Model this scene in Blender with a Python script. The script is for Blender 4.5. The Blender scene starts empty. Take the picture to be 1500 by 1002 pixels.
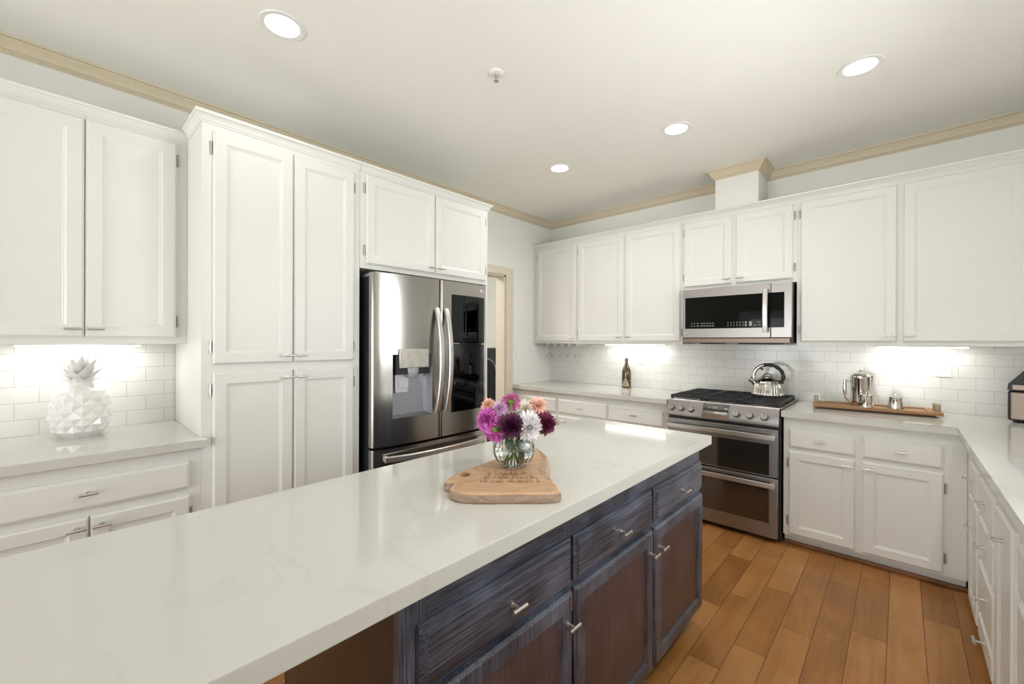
import bpy, bmesh, math, random
from mathutils import Vector, Matrix
random.seed(7)
SC = bpy.context.scene
COL = SC.collection

# ------------------------------------------------------------------ camera
cam_d = bpy.data.cameras.new('camera'); cam_d.sensor_width = 36; cam_d.lens = 14.793
cam_d.clip_start = .02
cam = bpy.data.objects.new('camera', cam_d); COL.objects.link(cam)
cam.matrix_world = Matrix(((0.734175, -0.003305, 0.678952, 0.0),
                           (0.678951, -0.001787, -0.734182, 0.0),
                           (0.003639, 0.999993, 0.000932, 1.375),
                           (0, 0, 0, 1)))
SC.camera = cam

# ------------------------------------------------------------------ world, daylight, exposure
wd = bpy.data.worlds.new('sky'); SC.world = wd; wd.use_nodes = True
wn = wd.node_tree.nodes; wl = wd.node_tree.links
bg = wn['Background']; sky = wn.new('ShaderNodeTexSky'); sky.sky_type = 'HOSEK_WILKIE'; sky.turbidity = 4; sky.ground_albedo = .6
sky.sun_direction = (.5, -.35, .75)
hsv = wn.new('ShaderNodeHueSaturation'); hsv.inputs['Saturation'].default_value = .35
wl.new(sky.outputs[0], hsv.inputs['Color']); wl.new(hsv.outputs[0], bg.inputs['Color'])
VS = SC.view_settings
VS.view_transform = 'Standard'; VS.look = 'None'; VS.gamma = 1; VS.use_curve_mapping = False
VS.exposure = 0.42

def area_light(name, loc, target, sx, sy, power, color=(1, 1, 1), shape='RECTANGLE', spread=None):
    d = bpy.data.lights.new(name, 'AREA'); d.shape = shape; d.size = sx
    if shape in ('RECTANGLE', 'ELLIPSE'): d.size_y = sy
    d.energy = power; d.color = color
    if spread: d.spread = spread
    o = bpy.data.objects.new(name, d); COL.objects.link(o); o.location = loc
    v = Vector(target) - Vector(loc)
    o.rotation_euler = v.to_track_quat('-Z', 'Y').to_euler()
    return o

# daylight coming in through the windows behind and beside the camera, plus added fills
PW = dict(FL=80, FU=28, RL=25, RU=11, HL=34, DP=2.3, P1=9, LED=.5, BG=.5)
area_light('daylight_front', (-1.1, -3.55, 1.0), (-.9, 0, .9), 2.8, 1.8, PW['FL'], (.97, .985, 1))
area_light('ceiling_fill_front', (-1.3, -3.56, 1.25), (-1.3, -1.2, 2.9), 3.2, 2.1, PW['FU'], (1, .99, .97), spread=2.2)  # added lamp aimed up through the front window to brighten the ceiling
area_light('daylight_right', (1.02, 1.875, 1.665), (-2, 1.875, 1.3), 1.75, 1.1, PW['RL'], (.91, .955, 1))
area_light('ceiling_fill_right', (1.03, 1.875, 1.665), (-.6, 1.875, 2.9), 1.75, 1.1, PW['RU'], (1, .99, .97), spread=2.2)  # second upward fill, added outside the right window to lift the ceiling
bg.inputs['Strength'].default_value = PW['BG']
area_light('hall_fill_light', (-4.4, 2.0, 2.74), (-4.4, 2.0, 0), 1.0, 1.0, PW['HL'], (1, .99, .96))  # added area lamp without a fixture, brightens the hall beyond the doorway

# ------------------------------------------------------------------ mesh helpers
WM = {}
def wmat(o): return WM.get(o.name, Matrix.Identity(4)) if o else Matrix.Identity(4)

class MB:
    def __init__(self): self.bm = bmesh.new()
    def box(self, a, b, bev=0, seg=2):
        lo = [min(a[i], b[i]) for i in range(3)]; hi = [max(a[i], b[i]) for i in range(3)]
        bm = self.bm
        vs = [bm.verts.new((x, y, z)) for x in (lo[0], hi[0]) for y in (lo[1], hi[1]) for z in (lo[2], hi[2])]
        fs = [bm.faces.new([vs[i] for i in f]) for f in ((0,1,3,2),(4,6,7,5),(0,4,5,1),(2,3,7,6),(0,2,6,4),(1,5,7,3))]
        if bev:
            es = {e for f in fs for e in f.edges}
            bmesh.ops.bevel(bm, geom=list(es), offset=bev, segments=seg, profile=.5, affect='EDGES')
        return self
    def loops(self, rings, cap0=True, cap1=True, close=True):
        bm = self.bm
        R = [[bm.verts.new(p) for p in r] for r in rings]
        n = len(R[0])
        for a, b in zip(R, R[1:]):
            for i in range(n if close else n - 1):
                j = (i + 1) % n
                try: bm.faces.new((a[i], a[j], b[j], b[i]))
                except ValueError: pass
        if cap0 and n > 2: bm.faces.new(list(reversed(R[0])))
        if cap1 and n > 2: bm.faces.new(R[-1])
        return self
    def prism(self, pts, z0, z1, bev=0, seg=2):
        bm = self.bm
        a = [bm.verts.new((p[0], p[1], z0)) for p in pts]; b = [bm.verts.new((p[0], p[1], z1)) for p in pts]
        n = len(pts); fs = [bm.faces.new(list(reversed(a))), bm.faces.new(b)]
        for i in range(n):
            j = (i + 1) % n; fs.append(bm.faces.new((a[i], a[j], b[j], b[i])))
        if bev:
            es = {e for f in fs[:2] for e in f.edges}
            bmesh.ops.bevel(bm, geom=list(es), offset=bev, segments=seg, profile=.5, affect='EDGES')
        return self
    def lathe(self, c, prof, n=32, mod=None, cap0=True, cap1=True):
        rings = []
        for k, (r, z) in enumerate(prof):
            ring = []
            for i in range(n):
                t = 2 * math.pi * i / n
                rr = r * (mod(t, k, z) if mod else 1)
                ring.append((c[0] + rr * math.cos(t), c[1] + rr * math.sin(t), c[2] + z))
            rings.append(ring)
        return self.loops(rings, cap0, cap1)
    def tube(self, pts, r, n=10, flat=None):
        P = [Vector(p) for p in pts]; rs = r if isinstance(r, (list, tuple)) else [r] * len(P)
        rings = []; up = None
        for i, p in enumerate(P):
            d = (P[min(i + 1, len(P) - 1)] - P[max(i - 1, 0)]).normalized()
            if up is None:
                up = Vector((0, 0, 1)) if abs(d.z) < .9 else Vector((1, 0, 0))
            s = d.cross(up).normalized(); up = s.cross(d).normalized()
            k = flat or 1
            rings.append([p + rs[i] * (s * math.cos(2*math.pi*j/n) + up * k * math.sin(2*math.pi*j/n)) for j in range(n)])
        return self.loops(rings)
    def cyl(self, a, b, r, n=16, r2=None):
        return self.tube([a, b], [r, r if r2 is None else r2], n)
    def poly(self, pts):
        self.bm.faces.new([self.bm.verts.new(p) for p in pts]); return self
    def xform(self, m):
        self.bm.transform(m); return self
    def build(self, name, mat, parent=None, local=False, smooth=True, angle=38):
        bm = self.bm
        bmesh.ops.recalc_face_normals(bm, faces=bm.faces[:])
        if not local:
            if parent is not None:
                bm.transform(wmat(parent).inverted())
            else:
                xs = [v.co for v in bm.verts]
                loc = Vector(((min(v.x for v in xs) + max(v.x for v in xs)) / 2, (min(v.y for v in xs) + max(v.y for v in xs)) / 2, min(v.z for v in xs)))
                bm.transform(Matrix.Translation(-loc))
        if smooth:
            lim = math.radians(angle)
            bm.normal_update()
            for f in bm.faces: f.smooth = max(abs(c) for c in f.normal) < .99999
            for e in bm.edges:
                if len(e.link_faces) == 2 and e.calc_face_angle(0) > lim: e.smooth = False
        me = bpy.data.meshes.new(name); bm.to_mesh(me); bm.free()
        if mat: me.materials.append(mat)
        o = bpy.data.objects.new(name, me); COL.objects.link(o)
        if parent is not None:
            o.parent = parent; WM[o.name] = wmat(parent)
        else:
            if not local: o.location = loc; WM[o.name] = Matrix.Translation(loc)
        return o

def tag(o, label, cat, group=None):
    o['label'] = label; o['category'] = cat
    if group: o['group'] = group
    return o
def thing(name, label, cat, loc, rz=0, group=None):
    o = bpy.data.objects.new(name, None); COL.objects.link(o); o.empty_display_size = .05
    o.location = loc; o.rotation_euler = (0, 0, rz)
    WM[o.name] = Matrix.Translation(Vector(loc)) @ Matrix.Rotation(rz, 4, 'Z')
    return tag(o, label, cat, group)
def struct(o): o['kind'] = 'structure'; return o
def copy_tree(o, loc, rz=None, parent=None):
    c = o.copy(); COL.objects.link(c)
    if parent is None:
        c.location = loc
        if rz is not None: c.rotation_euler = (0, 0, rz)
    else: c.parent = parent
    for ch in list(o.children): copy_tree(ch, None, None, c)
    return c
def text_bm(mb, s, size, m, ext=.0004):
    cu = bpy.data.curves.new('txt', 'FONT'); cu.body = s; cu.size = size; cu.extrude = ext; cu.align_x = 'CENTER'; cu.align_y = 'CENTER'
    cu.resolution_u = 3
    o = bpy.data.objects.new('txt', cu); COL.objects.link(o)
    bpy.context.view_layer.update()
    me = bpy.data.meshes.new_from_object(o.evaluated_get(bpy.context.evaluated_depsgraph_get()))
    me.transform(m); mb.bm.from_mesh(me)
    bpy.data.objects.remove(o); bpy.data.curves.remove(cu); bpy.data.meshes.remove(me)
    return mb

# wall-facing coordinates: (u along the wall, w out of the face plane, z)
class Face:
    def __init__(self, d, plane): self.d, self.p = d, plane
    def __call__(self, u, w, z):
        if self.d == '+x': return (self.p + w, u, z)
        if self.d == '-x': return (self.p - w, u, z)
        if self.d == '-y': return (u, self.p - w, z)
        return (u, self.p + w, z)
def fbox(mb, F, u0, u1, w0, w1, z0, z1, bev=0, seg=2): return mb.box(F(u0, w0, z0), F(u1, w1, z1), bev, seg)
def panel(mb, F, u0, u1, z0, z1, prof):
    rings = []
    for ins, w in prof:
        rings.append([F(u0 + ins, w, z0 + ins), F(u1 - ins, w, z0 + ins), F(u1 - ins, w, z1 - ins), F(u0 + ins, w, z1 - ins)])
    return mb.loops(rings)
DOOR = [(0, 0), (0, .012), (.004, .014), (.008, .02), (.054, .02), (.056, .019), (.062, .0155), (.066, .015), (.0685, .013)]
DRAWER = [(0, 0), (0, .011), (.004, .013), (.012, .020), (.016, .0205)]

# ------------------------------------------------------------------ materials
def new_mat(name):
    m = bpy.data.materials.new(name); m.use_nodes = True
    return m, m.node_tree.nodes, m.node_tree.links, m.node_tree.nodes['Principled BSDF']
def ramp(N, stops, interp='LINEAR'):
    r = N.new('ShaderNodeValToRGB'); r.color_ramp.interpolation = interp
    e = r.color_ramp.elements
    while len(e) < len(stops): e.new(.5)
    for i, (p, c) in enumerate(stops):
        e[i].position = p; e[i].color = (*c, 1) if len(c) == 3 else c
    return r
def M(name, base, rough=.5, metal=0, var=.04, vscale=6, stretch=(1, 1, 1), bump=0, bscale=40, coat=0, spec=None, rvar=0, **kw):
    m, N, L, B = new_mat(name)
    tc = N.new('ShaderNodeTexCoord'); mp = N.new('ShaderNodeMapping'); mp.inputs['Scale'].default_value = stretch
    L.new(tc.outputs['Object'], mp.inputs[0])
    nz = N.new('ShaderNodeTexNoise'); nz.inputs['Scale'].default_value = vscale; nz.inputs['Detail'].default_value = 4
    L.new(mp.outputs[0], nz.inputs['Vector'])
    r = ramp(N, [(.3, [c * (1 - var) for c in base]), (.7, [min(1, c * (1 + var)) for c in base])])
    L.new(nz.outputs['Fac'], r.inputs[0]); L.new(r.outputs[0], B.inputs['Base Color'])
    B.inputs['Roughness'].default_value = rough; B.inputs['Metallic'].default_value = metal
    if rvar:
        mr = N.new('ShaderNodeMapRange'); mr.inputs['To Min'].default_value = rough - rvar; mr.inputs['To Max'].default_value = rough + rvar
        L.new(nz.outputs['Fac'], mr.inputs[0]); L.new(mr.outputs[0], B.inputs['Roughness'])
    if coat: B.inputs['Coat Weight'].default_value = coat; B.inputs['Coat Roughness'].default_value = .08
    if spec is not None: B.inputs['Specular IOR Level'].default_value = spec
    if bump:
        n2 = N.new('ShaderNodeTexNoise'); n2.inputs['Scale'].default_value = bscale; n2.inputs['Detail'].default_value = 3
        L.new(mp.outputs[0], n2.inputs['Vector'])
        bp = N.new('ShaderNodeBump'); bp.inputs['Strength'].default_value = bump; bp.inputs['Distance'].default_value = .002
        L.new(n2.outputs['Fac'], bp.inputs['Height']); L.new(bp.outputs[0], B.inputs['Normal'])
    for k, v in kw.items(): B.inputs[k.replace('_', ' ')].default_value = v
    return m
def emit(name, col, s):
    m, N, L, B = new_mat(name)
    B.inputs['Base Color'].default_value = (*col, 1); B.inputs['Emission Color'].default_value = (*col, 1); B.inputs['Emission Strength'].default_value = s
    return m
WHITE = M('white_cabinet_paint', (.76, .758, .715), .36, var=.012, vscale=3)
WALLM = M('white_wall_paint', (.83, .828, .785), .7, var=.01, vscale=4, bump=.05, bscale=180)
CEILM = M('ceiling_paint', (.88, .88, .825), .8, var=.01, vscale=3, bump=.05, bscale=160)
TRIMM = M('cream_trim_paint', (.66, .575, .425), .5, var=.02)
CASEM = M('cream_casing_paint', (.72, .655, .54), .5, var=.02)
NICKEL = M('satin_nickel', (.62, .60, .57), .28, 1, var=.03, vscale=30)
HINGEM = M('hinge_nickel', (.50, .485, .45), .38, 1, var=.05, vscale=40)
COPPER = M('copper_hinge', (.62, .30, .18), .35, 1)
STEELV = M('brushed_steel_vertical', (.43, .41, .385), .2, 1, var=.03, vscale=9, stretch=(30, 30, .6), bump=.015, bscale=18, rvar=.03)
STEELH = M('brushed_steel_horizontal', (.33, .313, .30), .34, 1, var=.04, vscale=9, stretch=(.8, 30, 30), bump=.02, bscale=18, rvar=.03)
STEELHI = M('bright_handle_steel', (.62, .60, .58), .38, 1, var=.02)
KNOBM = M('knob_steel', (.42, .405, .40), .26, 1, var=.03)
POLISH = M('polished_steel', (.56, .535, .50), .10, 1, var=.02)
DARKSTEEL = M('dark_appliance_case', (.035, .037, .042), .38, .3, var=.15, vscale=12)
BLACKPL = M('black_plastic', (.012, .012, .013), .38, var=.2)
BLACKRUB = M('black_soft_grip', (.022, .022, .022), .45, var=.2)
IRON = M('cast_iron', (.016, .016, .018), .42, .2, var=.3, vscale=60, bump=.2, bscale=200)
BLKGLASS = M('black_glass', (.007, .007, .006), .04, 0, var=.1, spec=.08)
OVENGLASS = M('oven_glass', (.022, .017, .014), .04, 0, var=.1, coat=1, spec=.9)
MIRGLASS = M('smoked_mirror_glass', (.036, .038, .04), .02, 1, var=.03)
GREYPL = M('grey_plastic', (.42, .43, .45), .35, .2)
LIGHTPRINT = M('light_print', (.62, .62, .62), .5)
DARKPRINT = M('dark_print', (.17, .155, .14), .5)
PLATE = M('white_plate_plastic', (.83, .825, .80), .3, var=.01)
SLOT = M('outlet_slots', (.12, .12, .11), .5)
CERAMIC = M('white_ceramic', (.80, .79, .765), .16, var=.01, coat=.5)
RUBBER = M('toe_dark_wood', (.10, .042, .018), .5, var=.3, vscale=8)
LED = emit('led_strip', (1, .97, .92), 9)
BULB = emit('downlight_lens', (1, .975, .93), 10)

def glass_mat(name, col, rough=.0, ior=1.45):
    m, N, L, B = new_mat(name)
    B.inputs['Base Color'].default_value = (*col, 1); B.inputs['Roughness'].default_value = rough
    B.inputs['Transmission Weight'].default_value = 1; B.inputs['IOR'].default_value = ior
    return m
GLASS = glass_mat('clear_glass', (.97, .985, .98), 0)
WATER = glass_mat('water', (.93, .955, .92), 0, 1.33)
def pane_mat():
    m, N, L, B = new_mat('window_glass')
    t = N.new('ShaderNodeBsdfTransparent'); g = N.new('ShaderNodeBsdfGlossy'); g.inputs['Roughness'].default_value = 0
    f = N.new('ShaderNodeFresnel'); f.inputs[0].default_value = 1.45
    x = N.new('ShaderNodeMixShader'); L.new(f.outputs[0], x.inputs[0]); L.new(t.outputs[0], x.inputs[1]); L.new(g.outputs[0], x.inputs[2])
    L.new(x.outputs[0], N['Material Output'].inputs['Surface']); return m
WINGLASS = pane_mat()
BOTTLEM = M('bronze_bottle_glass', (.10, .07, .03), .16, .55, var=.25, vscale=9, coat=.7)
LABELM = M('kraft_label', (.40, .32, .21), .5, var=.15, vscale=40)

def quartz():
    m, N, L, B = new_mat('white_veined_quartz')
    tc = N.new('ShaderNodeTexCoord'); mp = N.new('ShaderNodeMapping'); mp.inputs['Rotation'].default_value = (0, 0, .6)
    mp.inputs['Scale'].default_value = (1.0, 2.0, 1)
    L.new(tc.outputs['Object'], mp.inputs[0])
    n1 = N.new('ShaderNodeTexNoise'); n1.inputs['Scale'].default_value = 1.15; n1.inputs['Detail'].default_value = 7; n1.inputs['Roughness'].default_value = .52; n1.inputs['Distortion'].default_value = .5
    L.new(mp.outputs[0], n1.inputs['Vector'])
    s = N.new('ShaderNodeMath'); s.operation = 'SUBTRACT'; s.inputs[1].default_value = .5; L.new(n1.outputs['Fac'], s.inputs[0])
    a = N.new('ShaderNodeMath'); a.operation = 'ABSOLUTE'; L.new(s.outputs[0], a.inputs[0])
    r = ramp(N, [(0, (1, 1, 1)), (.004, (.55, .55, .55)), (.022, (0, 0, 0))]); L.new(a.outputs[0], r.inputs[0])
    n2 = N.new('ShaderNodeTexNoise'); n2.inputs['Scale'].default_value = 1.7; n2.inputs['Detail'].default_value = 2
    L.new(tc.outputs['Object'], n2.inputs['Vector'])
    r2 = ramp(N, [(.46, (0, 0, 0)), (.62, (1, 1, 1))]); L.new(n2.outputs['Fac'], r2.inputs[0])
    mu = N.new('ShaderNodeMath'); mu.operation = 'MULTIPLY'; L.new(r.outputs[0], mu.inputs[0]); L.new(r2.outputs[0], mu.inputs[1])
    m2 = N.new('ShaderNodeMath'); m2.operation = 'MULTIPLY'; m2.inputs[1].default_value = .28; L.new(mu.outputs[0], m2.inputs[0])
    mx = N.new('ShaderNodeMix'); mx.data_type = 'RGBA'
    mx.inputs[6].default_value = (.60, .595, .55, 1); mx.inputs[7].default_value = (.42, .40, .36, 1)
    L.new(m2.outputs[0], mx.inputs[0]); L.new(mx.outputs[2], B.inputs['Base Color'])
    B.inputs['Roughness'].default_value = .06; B.inputs['Specular IOR Level'].default_value = .4
    return m
QUARTZ = quartz()

def tile(name, axis, joint):
    m, N, L, B = new_mat(name)
    g = N.new('ShaderNodeNewGeometry'); sx = N.new('ShaderNodeSeparateXYZ'); L.new(g.outputs['Position'], sx.inputs[0])
    u = N.new('ShaderNodeMath'); u.operation = 'SUBTRACT'; u.inputs[1].default_value = joint - 157 * .1575; L.new(sx.outputs[axis], u.inputs[0])
    v = N.new('ShaderNodeMath'); v.operation = 'SUBTRACT'; v.inputs[1].default_value = .9137 - 2 * .0787; L.new(sx.outputs[2], v.inputs[0])
    c = N.new('ShaderNodeCombineXYZ'); L.new(u.outputs[0], c.inputs[0]); L.new(v.outputs[0], c.inputs[1])
    b = N.new('ShaderNodeTexBrick'); b.offset = .5; b.offset_frequency = 2; b.squash = 1
    b.inputs['Scale'].default_value = 1; b.inputs['Brick Width'].default_value = .1575; b.inputs['Row Height'].default_value = .0787
    b.inputs['Mortar Size'].default_value = .0011; b.inputs['Mortar Smooth'].default_value = .35; b.inputs['Bias'].default_value = 0
    b.inputs['Color1'].default_value = (.80, .805, .77, 1); b.inputs['Color2'].default_value = (.785, .79, .755, 1); b.inputs['Mortar'].default_value = (.47, .455, .42, 1)
    L.new(c.outputs[0], b.inputs['Vector']); L.new(b.outputs['Color'], B.inputs['Base Color'])
    inv = N.new('ShaderNodeMath'); inv.operation = 'SUBTRACT'; inv.inputs[0].default_value = 1; L.new(b.outputs['Fac'], inv.inputs[1])
    bp = N.new('ShaderNodeBump'); bp.inputs['Strength'].default_value = .5; bp.inputs['Distance'].default_value = .001
    L.new(inv.outputs[0], bp.inputs['Height']); L.new(bp.outputs[0], B.inputs['Normal'])
    B.inputs['Roughness'].default_value = .12
    return m
TILE_B = tile('white_subway_tile_back', 0, .275)
TILE_L = tile('white_subway_tile_left', 1, .335)

def floor_mat():
    m, N, L, B = new_mat('maple_plank_floor')
    g = N.new('ShaderNodeNewGeometry'); s = N.new('ShaderNodeSeparateXYZ'); L.new(g.outputs['Position'], s.inputs[0])
    def mt(op, a, b=None):
        n = N.new('ShaderNodeMath'); n.operation = op
        for i, x in enumerate((a, b)):
            if x is None: continue
            if isinstance(x, (int, float)): n.inputs[i].default_value = x
            else: L.new(x, n.inputs[i])
        return n.outputs[0]
    W, LN = .1285, .62
    xr = mt('DIVIDE', mt('ADD', s.outputs[0], 10 + .043 + W * .0 - (10 % W)), W)
    row = mt('FLOOR', xr); fx = mt('FRACT', xr)
    wn_ = N.new('ShaderNodeTexWhiteNoise'); wn_.noise_dimensions = '1D'; L.new(row, wn_.inputs['W'])
    yr = mt('ADD', mt('DIVIDE', mt('ADD', s.outputs[1], 20), LN), mt('MULTIPLY', wn_.outputs['Value'], 7.31))
    pl = mt('FLOOR', yr); fy = mt('FRACT', yr)
    cx = N.new('ShaderNodeCombineXYZ'); L.new(row, cx.inputs[0]); L.new(pl, cx.inputs[1])
    w2 = N.new('ShaderNodeTexWhiteNoise'); w2.noise_dimensions = '2D'; L.new(cx.outputs[0], w2.inputs['Vector'])
    ex = mt('MULTIPLY', mt('MINIMUM', fx, mt('SUBTRACT', 1, fx)), W)
    ey = mt('MULTIPLY', mt('MINIMUM', fy, mt('SUBTRACT', 1, fy)), LN)
    e = mt('MINIMUM', ex, ey)
    seam = N.new('ShaderNodeMapRange'); seam.inputs['From Min'].default_value = .0006; seam.inputs['From Max'].default_value = .0022
    seam.clamp = True; L.new(e, seam.inputs[0])
    # grain
    gv = N.new('ShaderNodeCombineXYZ'); L.new(mt('MULTIPLY', s.outputs[0], 26), gv.inputs[0]); L.new(mt('MULTIPLY', s.outputs[1], 2.2), gv.inputs[1]); L.new(mt('MULTIPLY', w2.outputs['Value'], 40), gv.inputs[2])
    gn = N.new('ShaderNodeTexNoise'); gn.inputs['Scale'].default_value = 1; gn.inputs['Detail'].default_value = 6; gn.inputs['Distortion'].default_value = 1.2
    L.new(gv.outputs[0], gn.inputs['Vector'])
    bl = N.new('ShaderNodeTexNoise'); bl.inputs['Scale'].default_value = 5; bl.inputs['Detail'].default_value = 3; L.new(g.outputs['Position'], bl.inputs['Vector'])
    t = mt('ADD', mt('ADD', mt('MULTIPLY', w2.outputs['Value'], .42), mt('MULTIPLY', gn.outputs['Fac'], .60)), mt('MULTIPLY', bl.outputs['Fac'], .42))
    r = ramp(N, [(.30, (.19, .070, .014)), (.70, (.35, .152, .038)), (1.0, (.46, .22, .07))]); L.new(t, r.inputs[0])
    # knots
    kn = N.new('ShaderNodeTexVoronoi'); kn.inputs['Scale'].default_value = 2.3; L.new(g.outputs['Position'], kn.inputs['Vector'])
    kr = ramp(N, [(.018, (.25, .2, .15)), (.06, (1, 1, 1))]); L.new(kn.outputs['Distance'], kr.inputs[0])
    k = N.new('ShaderNodeMix'); k.data_type = 'RGBA'; k.blend_type = 'MULTIPLY'; k.inputs[0].default_value = .8
    L.new(r.outputs[0], k.inputs[6]); L.new(kr.outputs[0], k.inputs[7])
    mx = N.new('ShaderNodeMix'); mx.data_type = 'RGBA'; mx.inputs[6].default_value = (.10, .035, .012, 1)
    L.new(seam.outputs[0], mx.inputs[0]); L.new(k.outputs[2], mx.inputs[7]); L.new(mx.outputs[2], B.inputs['Base Color'])
    bp = N.new('ShaderNodeBump'); bp.inputs['Strength'].default_value = .35; bp.inputs['Distance'].default_value = .0015
    L.new(mt('ADD', seam.outputs[0], mt('MULTIPLY', gn.outputs['Fac'], .12)), bp.inputs['Height']); L.new(bp.outputs[0], B.inputs['Normal'])
    B.inputs['Roughness'].default_value = .36
    return m
FLOORM = floor_mat()

def stain(name, stretch, dark, light, lo=.52, hi=.74):
    m, N, L, B = new_mat(name)
    tc = N.new('ShaderNodeTexCoord'); mp = N.new('ShaderNodeMapping'); mp.inputs['Scale'].default_value = stretch
    L.new(tc.outputs['Object'], mp.inputs[0])
    n1 = N.new('ShaderNodeTexNoise'); n1.inputs['Scale'].default_value = 1; n1.inputs['Detail'].default_value = 7; n1.inputs['Roughness'].default_value = .65
    L.new(mp.outputs[0], n1.inputs['Vector'])
    n2 = N.new('ShaderNodeTexNoise'); n2.inputs['Scale'].default_value = 7; L.new(tc.outputs['Object'], n2.inputs['Vector'])
    a = N.new('ShaderNodeMath'); a.operation = 'MULTIPLY_ADD'; a.inputs[1].default_value = .35; L.new(n2.outputs['Fac'], a.inputs[0])
    b = N.new('ShaderNodeMath'); b.operation = 'MULTIPLY'; b.inputs[1].default_value = .82; L.new(n1.outputs['Fac'], b.inputs[0]); L.new(b.outputs[0], a.inputs[2])
    r = ramp(N, [(lo, dark), (hi, light)]); L.new(a.outputs[0], r.inputs[0]); L.new(r.outputs[0], B.inputs['Base Color'])
    bp = N.new('ShaderNodeBump'); bp.inputs['Strength'].default_value = .3; bp.inputs['Distance'].default_value = .001
    L.new(n1.outputs['Fac'], bp.inputs['Height']); L.new(bp.outputs[0], B.inputs['Normal'])
    B.inputs['Roughness'].default_value = .38; B.inputs['Coat Weight'].default_value = .5; B.inputs['Coat Roughness'].default_value = .2
    return m
ISL_H = stain('charcoal_stain_horizontal', (240, 5, 300), (.015, .018, .030), (.165, .19, .265), .52, .82)
ISL_V = stain('charcoal_stain_vertical', (240, 300, 5), (.016, .019, .031), (.17, .195, .265), .52, .82)
ISL_P = stain('umber_stain_panel', (260, 320, 4), (.036, .022, .029), (.115, .078, .088), .52, .82)
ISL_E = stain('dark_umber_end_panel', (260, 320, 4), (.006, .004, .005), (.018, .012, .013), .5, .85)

def wood(name, c0, c1, c2, stretch, rough=.45):
    m, N, L, B = new_mat(name)
    tc = N.new('ShaderNodeTexCoord'); mp = N.new('ShaderNodeMapping'); mp.inputs['Scale'].default_value = stretch
    L.new(tc.outputs['Object'], mp.inputs[0])
    n = N.new('ShaderNodeTexNoise'); n.inputs['Scale'].default_value = 1; n.inputs['Detail'].default_value = 5; n.inputs['Distortion'].default_value = 1.5
    L.new(mp.outputs[0], n.inputs['Vector'])
    r = ramp(N, [(.3, c0), (.5, c1), (.7, c2)]); L.new(n.outputs['Fac'], r.inputs[0]); L.new(r.outputs[0], B.inputs['Base Color'])
    B.inputs['Roughness'].default_value = rough
    return m
BOARDW = wood('olive_board_wood', (.40, .235, .13), (.50, .31, .18), (.57, .37, .23), (14, 14, 14))
BARKW = wood('board_live_edge', (.30, .19, .12), (.40, .27, .18), (.50, .37, .25), (30, 30, 60))
TRAYW = wood('acacia_tray_wood', (.25, .115, .045), (.36, .19, .08), (.46, .27, .13), (5, 40, 40))
TRAYG = wood('weathered_block_wood', (.26, .20, .13), (.36, .29, .20), (.44, .36, .26), (60, 60, 8))

# ------------------------------------------------------------------ room shell
WL, WB, CZ, WR, WF = -3.09, 4.02, 2.787, .88, -3.4
def sbox(name, a, b, mat, bev=0): return struct(MB().box(a, b, bev).build(name, mat))
sbox('floor', (-5.6, WF - .1, -.1), (WR + .12, WB + .6, 0), FLOORM)
sbox('ceiling', (-5.6, WF - .1, CZ), (WR + .12, WB + .6, CZ + .1), CEILM)
sbox('wall_back', (WL, WB, 0), (WR + .12, WB + .12, CZ), WALLM)
TH = .122
mb = MB()
DY0, DY1, DZ = 2.42, 3.234, 2.08
mb.box((WL - TH, WF, 0), (WL, DY0, CZ)).box((WL - TH, DY1, 0), (WL, WB + .12, CZ)).box((WL - TH, DY0, DZ), (WL, DY1, CZ))
struct(mb.build('wall_left', WALLM))
mb = MB(); wy0, wy1, wz0, wz1 = .95, 2.8, 1.08, 2.25
mb.box((WR, WF, 0), (WR + .12, wy0, CZ)).box((WR, wy1, 0), (WR + .12, WB, CZ)).box((WR, wy0, 0), (WR + .12, wy1, wz0)).box((WR, wy0, wz1), (WR + .12, wy1, CZ))
struct(mb.build('wall_right', WALLM))
mb = MB(); fx0, fx1, fz1 = -2.9, .35, 2.3
mb.box((WL, WF - .12, 0), (fx0, WF, CZ)).box((fx1, WF - .12, 0), (WR, WF, CZ)).box((fx0, WF - .12, fz1), (fx1, WF, CZ))
struct(mb.build('wall_front', WALLM))
sbox('wall_hall_back', (-5.6, WB + .48, 0), (WL - TH, WB + .6, CZ), WALLM)
sbox('wall_hall_left', (-5.6, WF, 0), (-5.5, WB + .48, CZ), WALLM)
sbox('wall_hall_front', (-5.5, 1.2, 0), (WL - TH, 1.3, CZ), WALLM)
# windows
def window(name, F, u0, u1, z0, z1, nv):
    o = MB()
    f = .06
    for (a, b, c, d) in ((u0, u0 + f, z0, z1), (u1 - f, u1, z0, z1), (u0, u1, z0, z0 + f), (u0, u1, z1 - f, z1)):
        fbox(o, F, a, b, -.09, -.03, c, d)
    for k in range(1, nv):
        u = u0 + (u1 - u0) * k / nv; fbox(o, F, u - .035, u + .035, -.085, -.035, z0, z1)
    r = struct(o.build(name, PLATE))
    p = fbox(MB(), F, u0 + .03, u1 - .03, -.062, -.058, z0 + .03, z1 - .03).build('pane', WINGLASS, r)
    return r
window('window_1', Face('-x', WR), wy0, wy1, wz0, wz1, 2)
window('window_2', Face('+y', WF), fx0, fx1, 0.02, fz1, 3)
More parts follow.
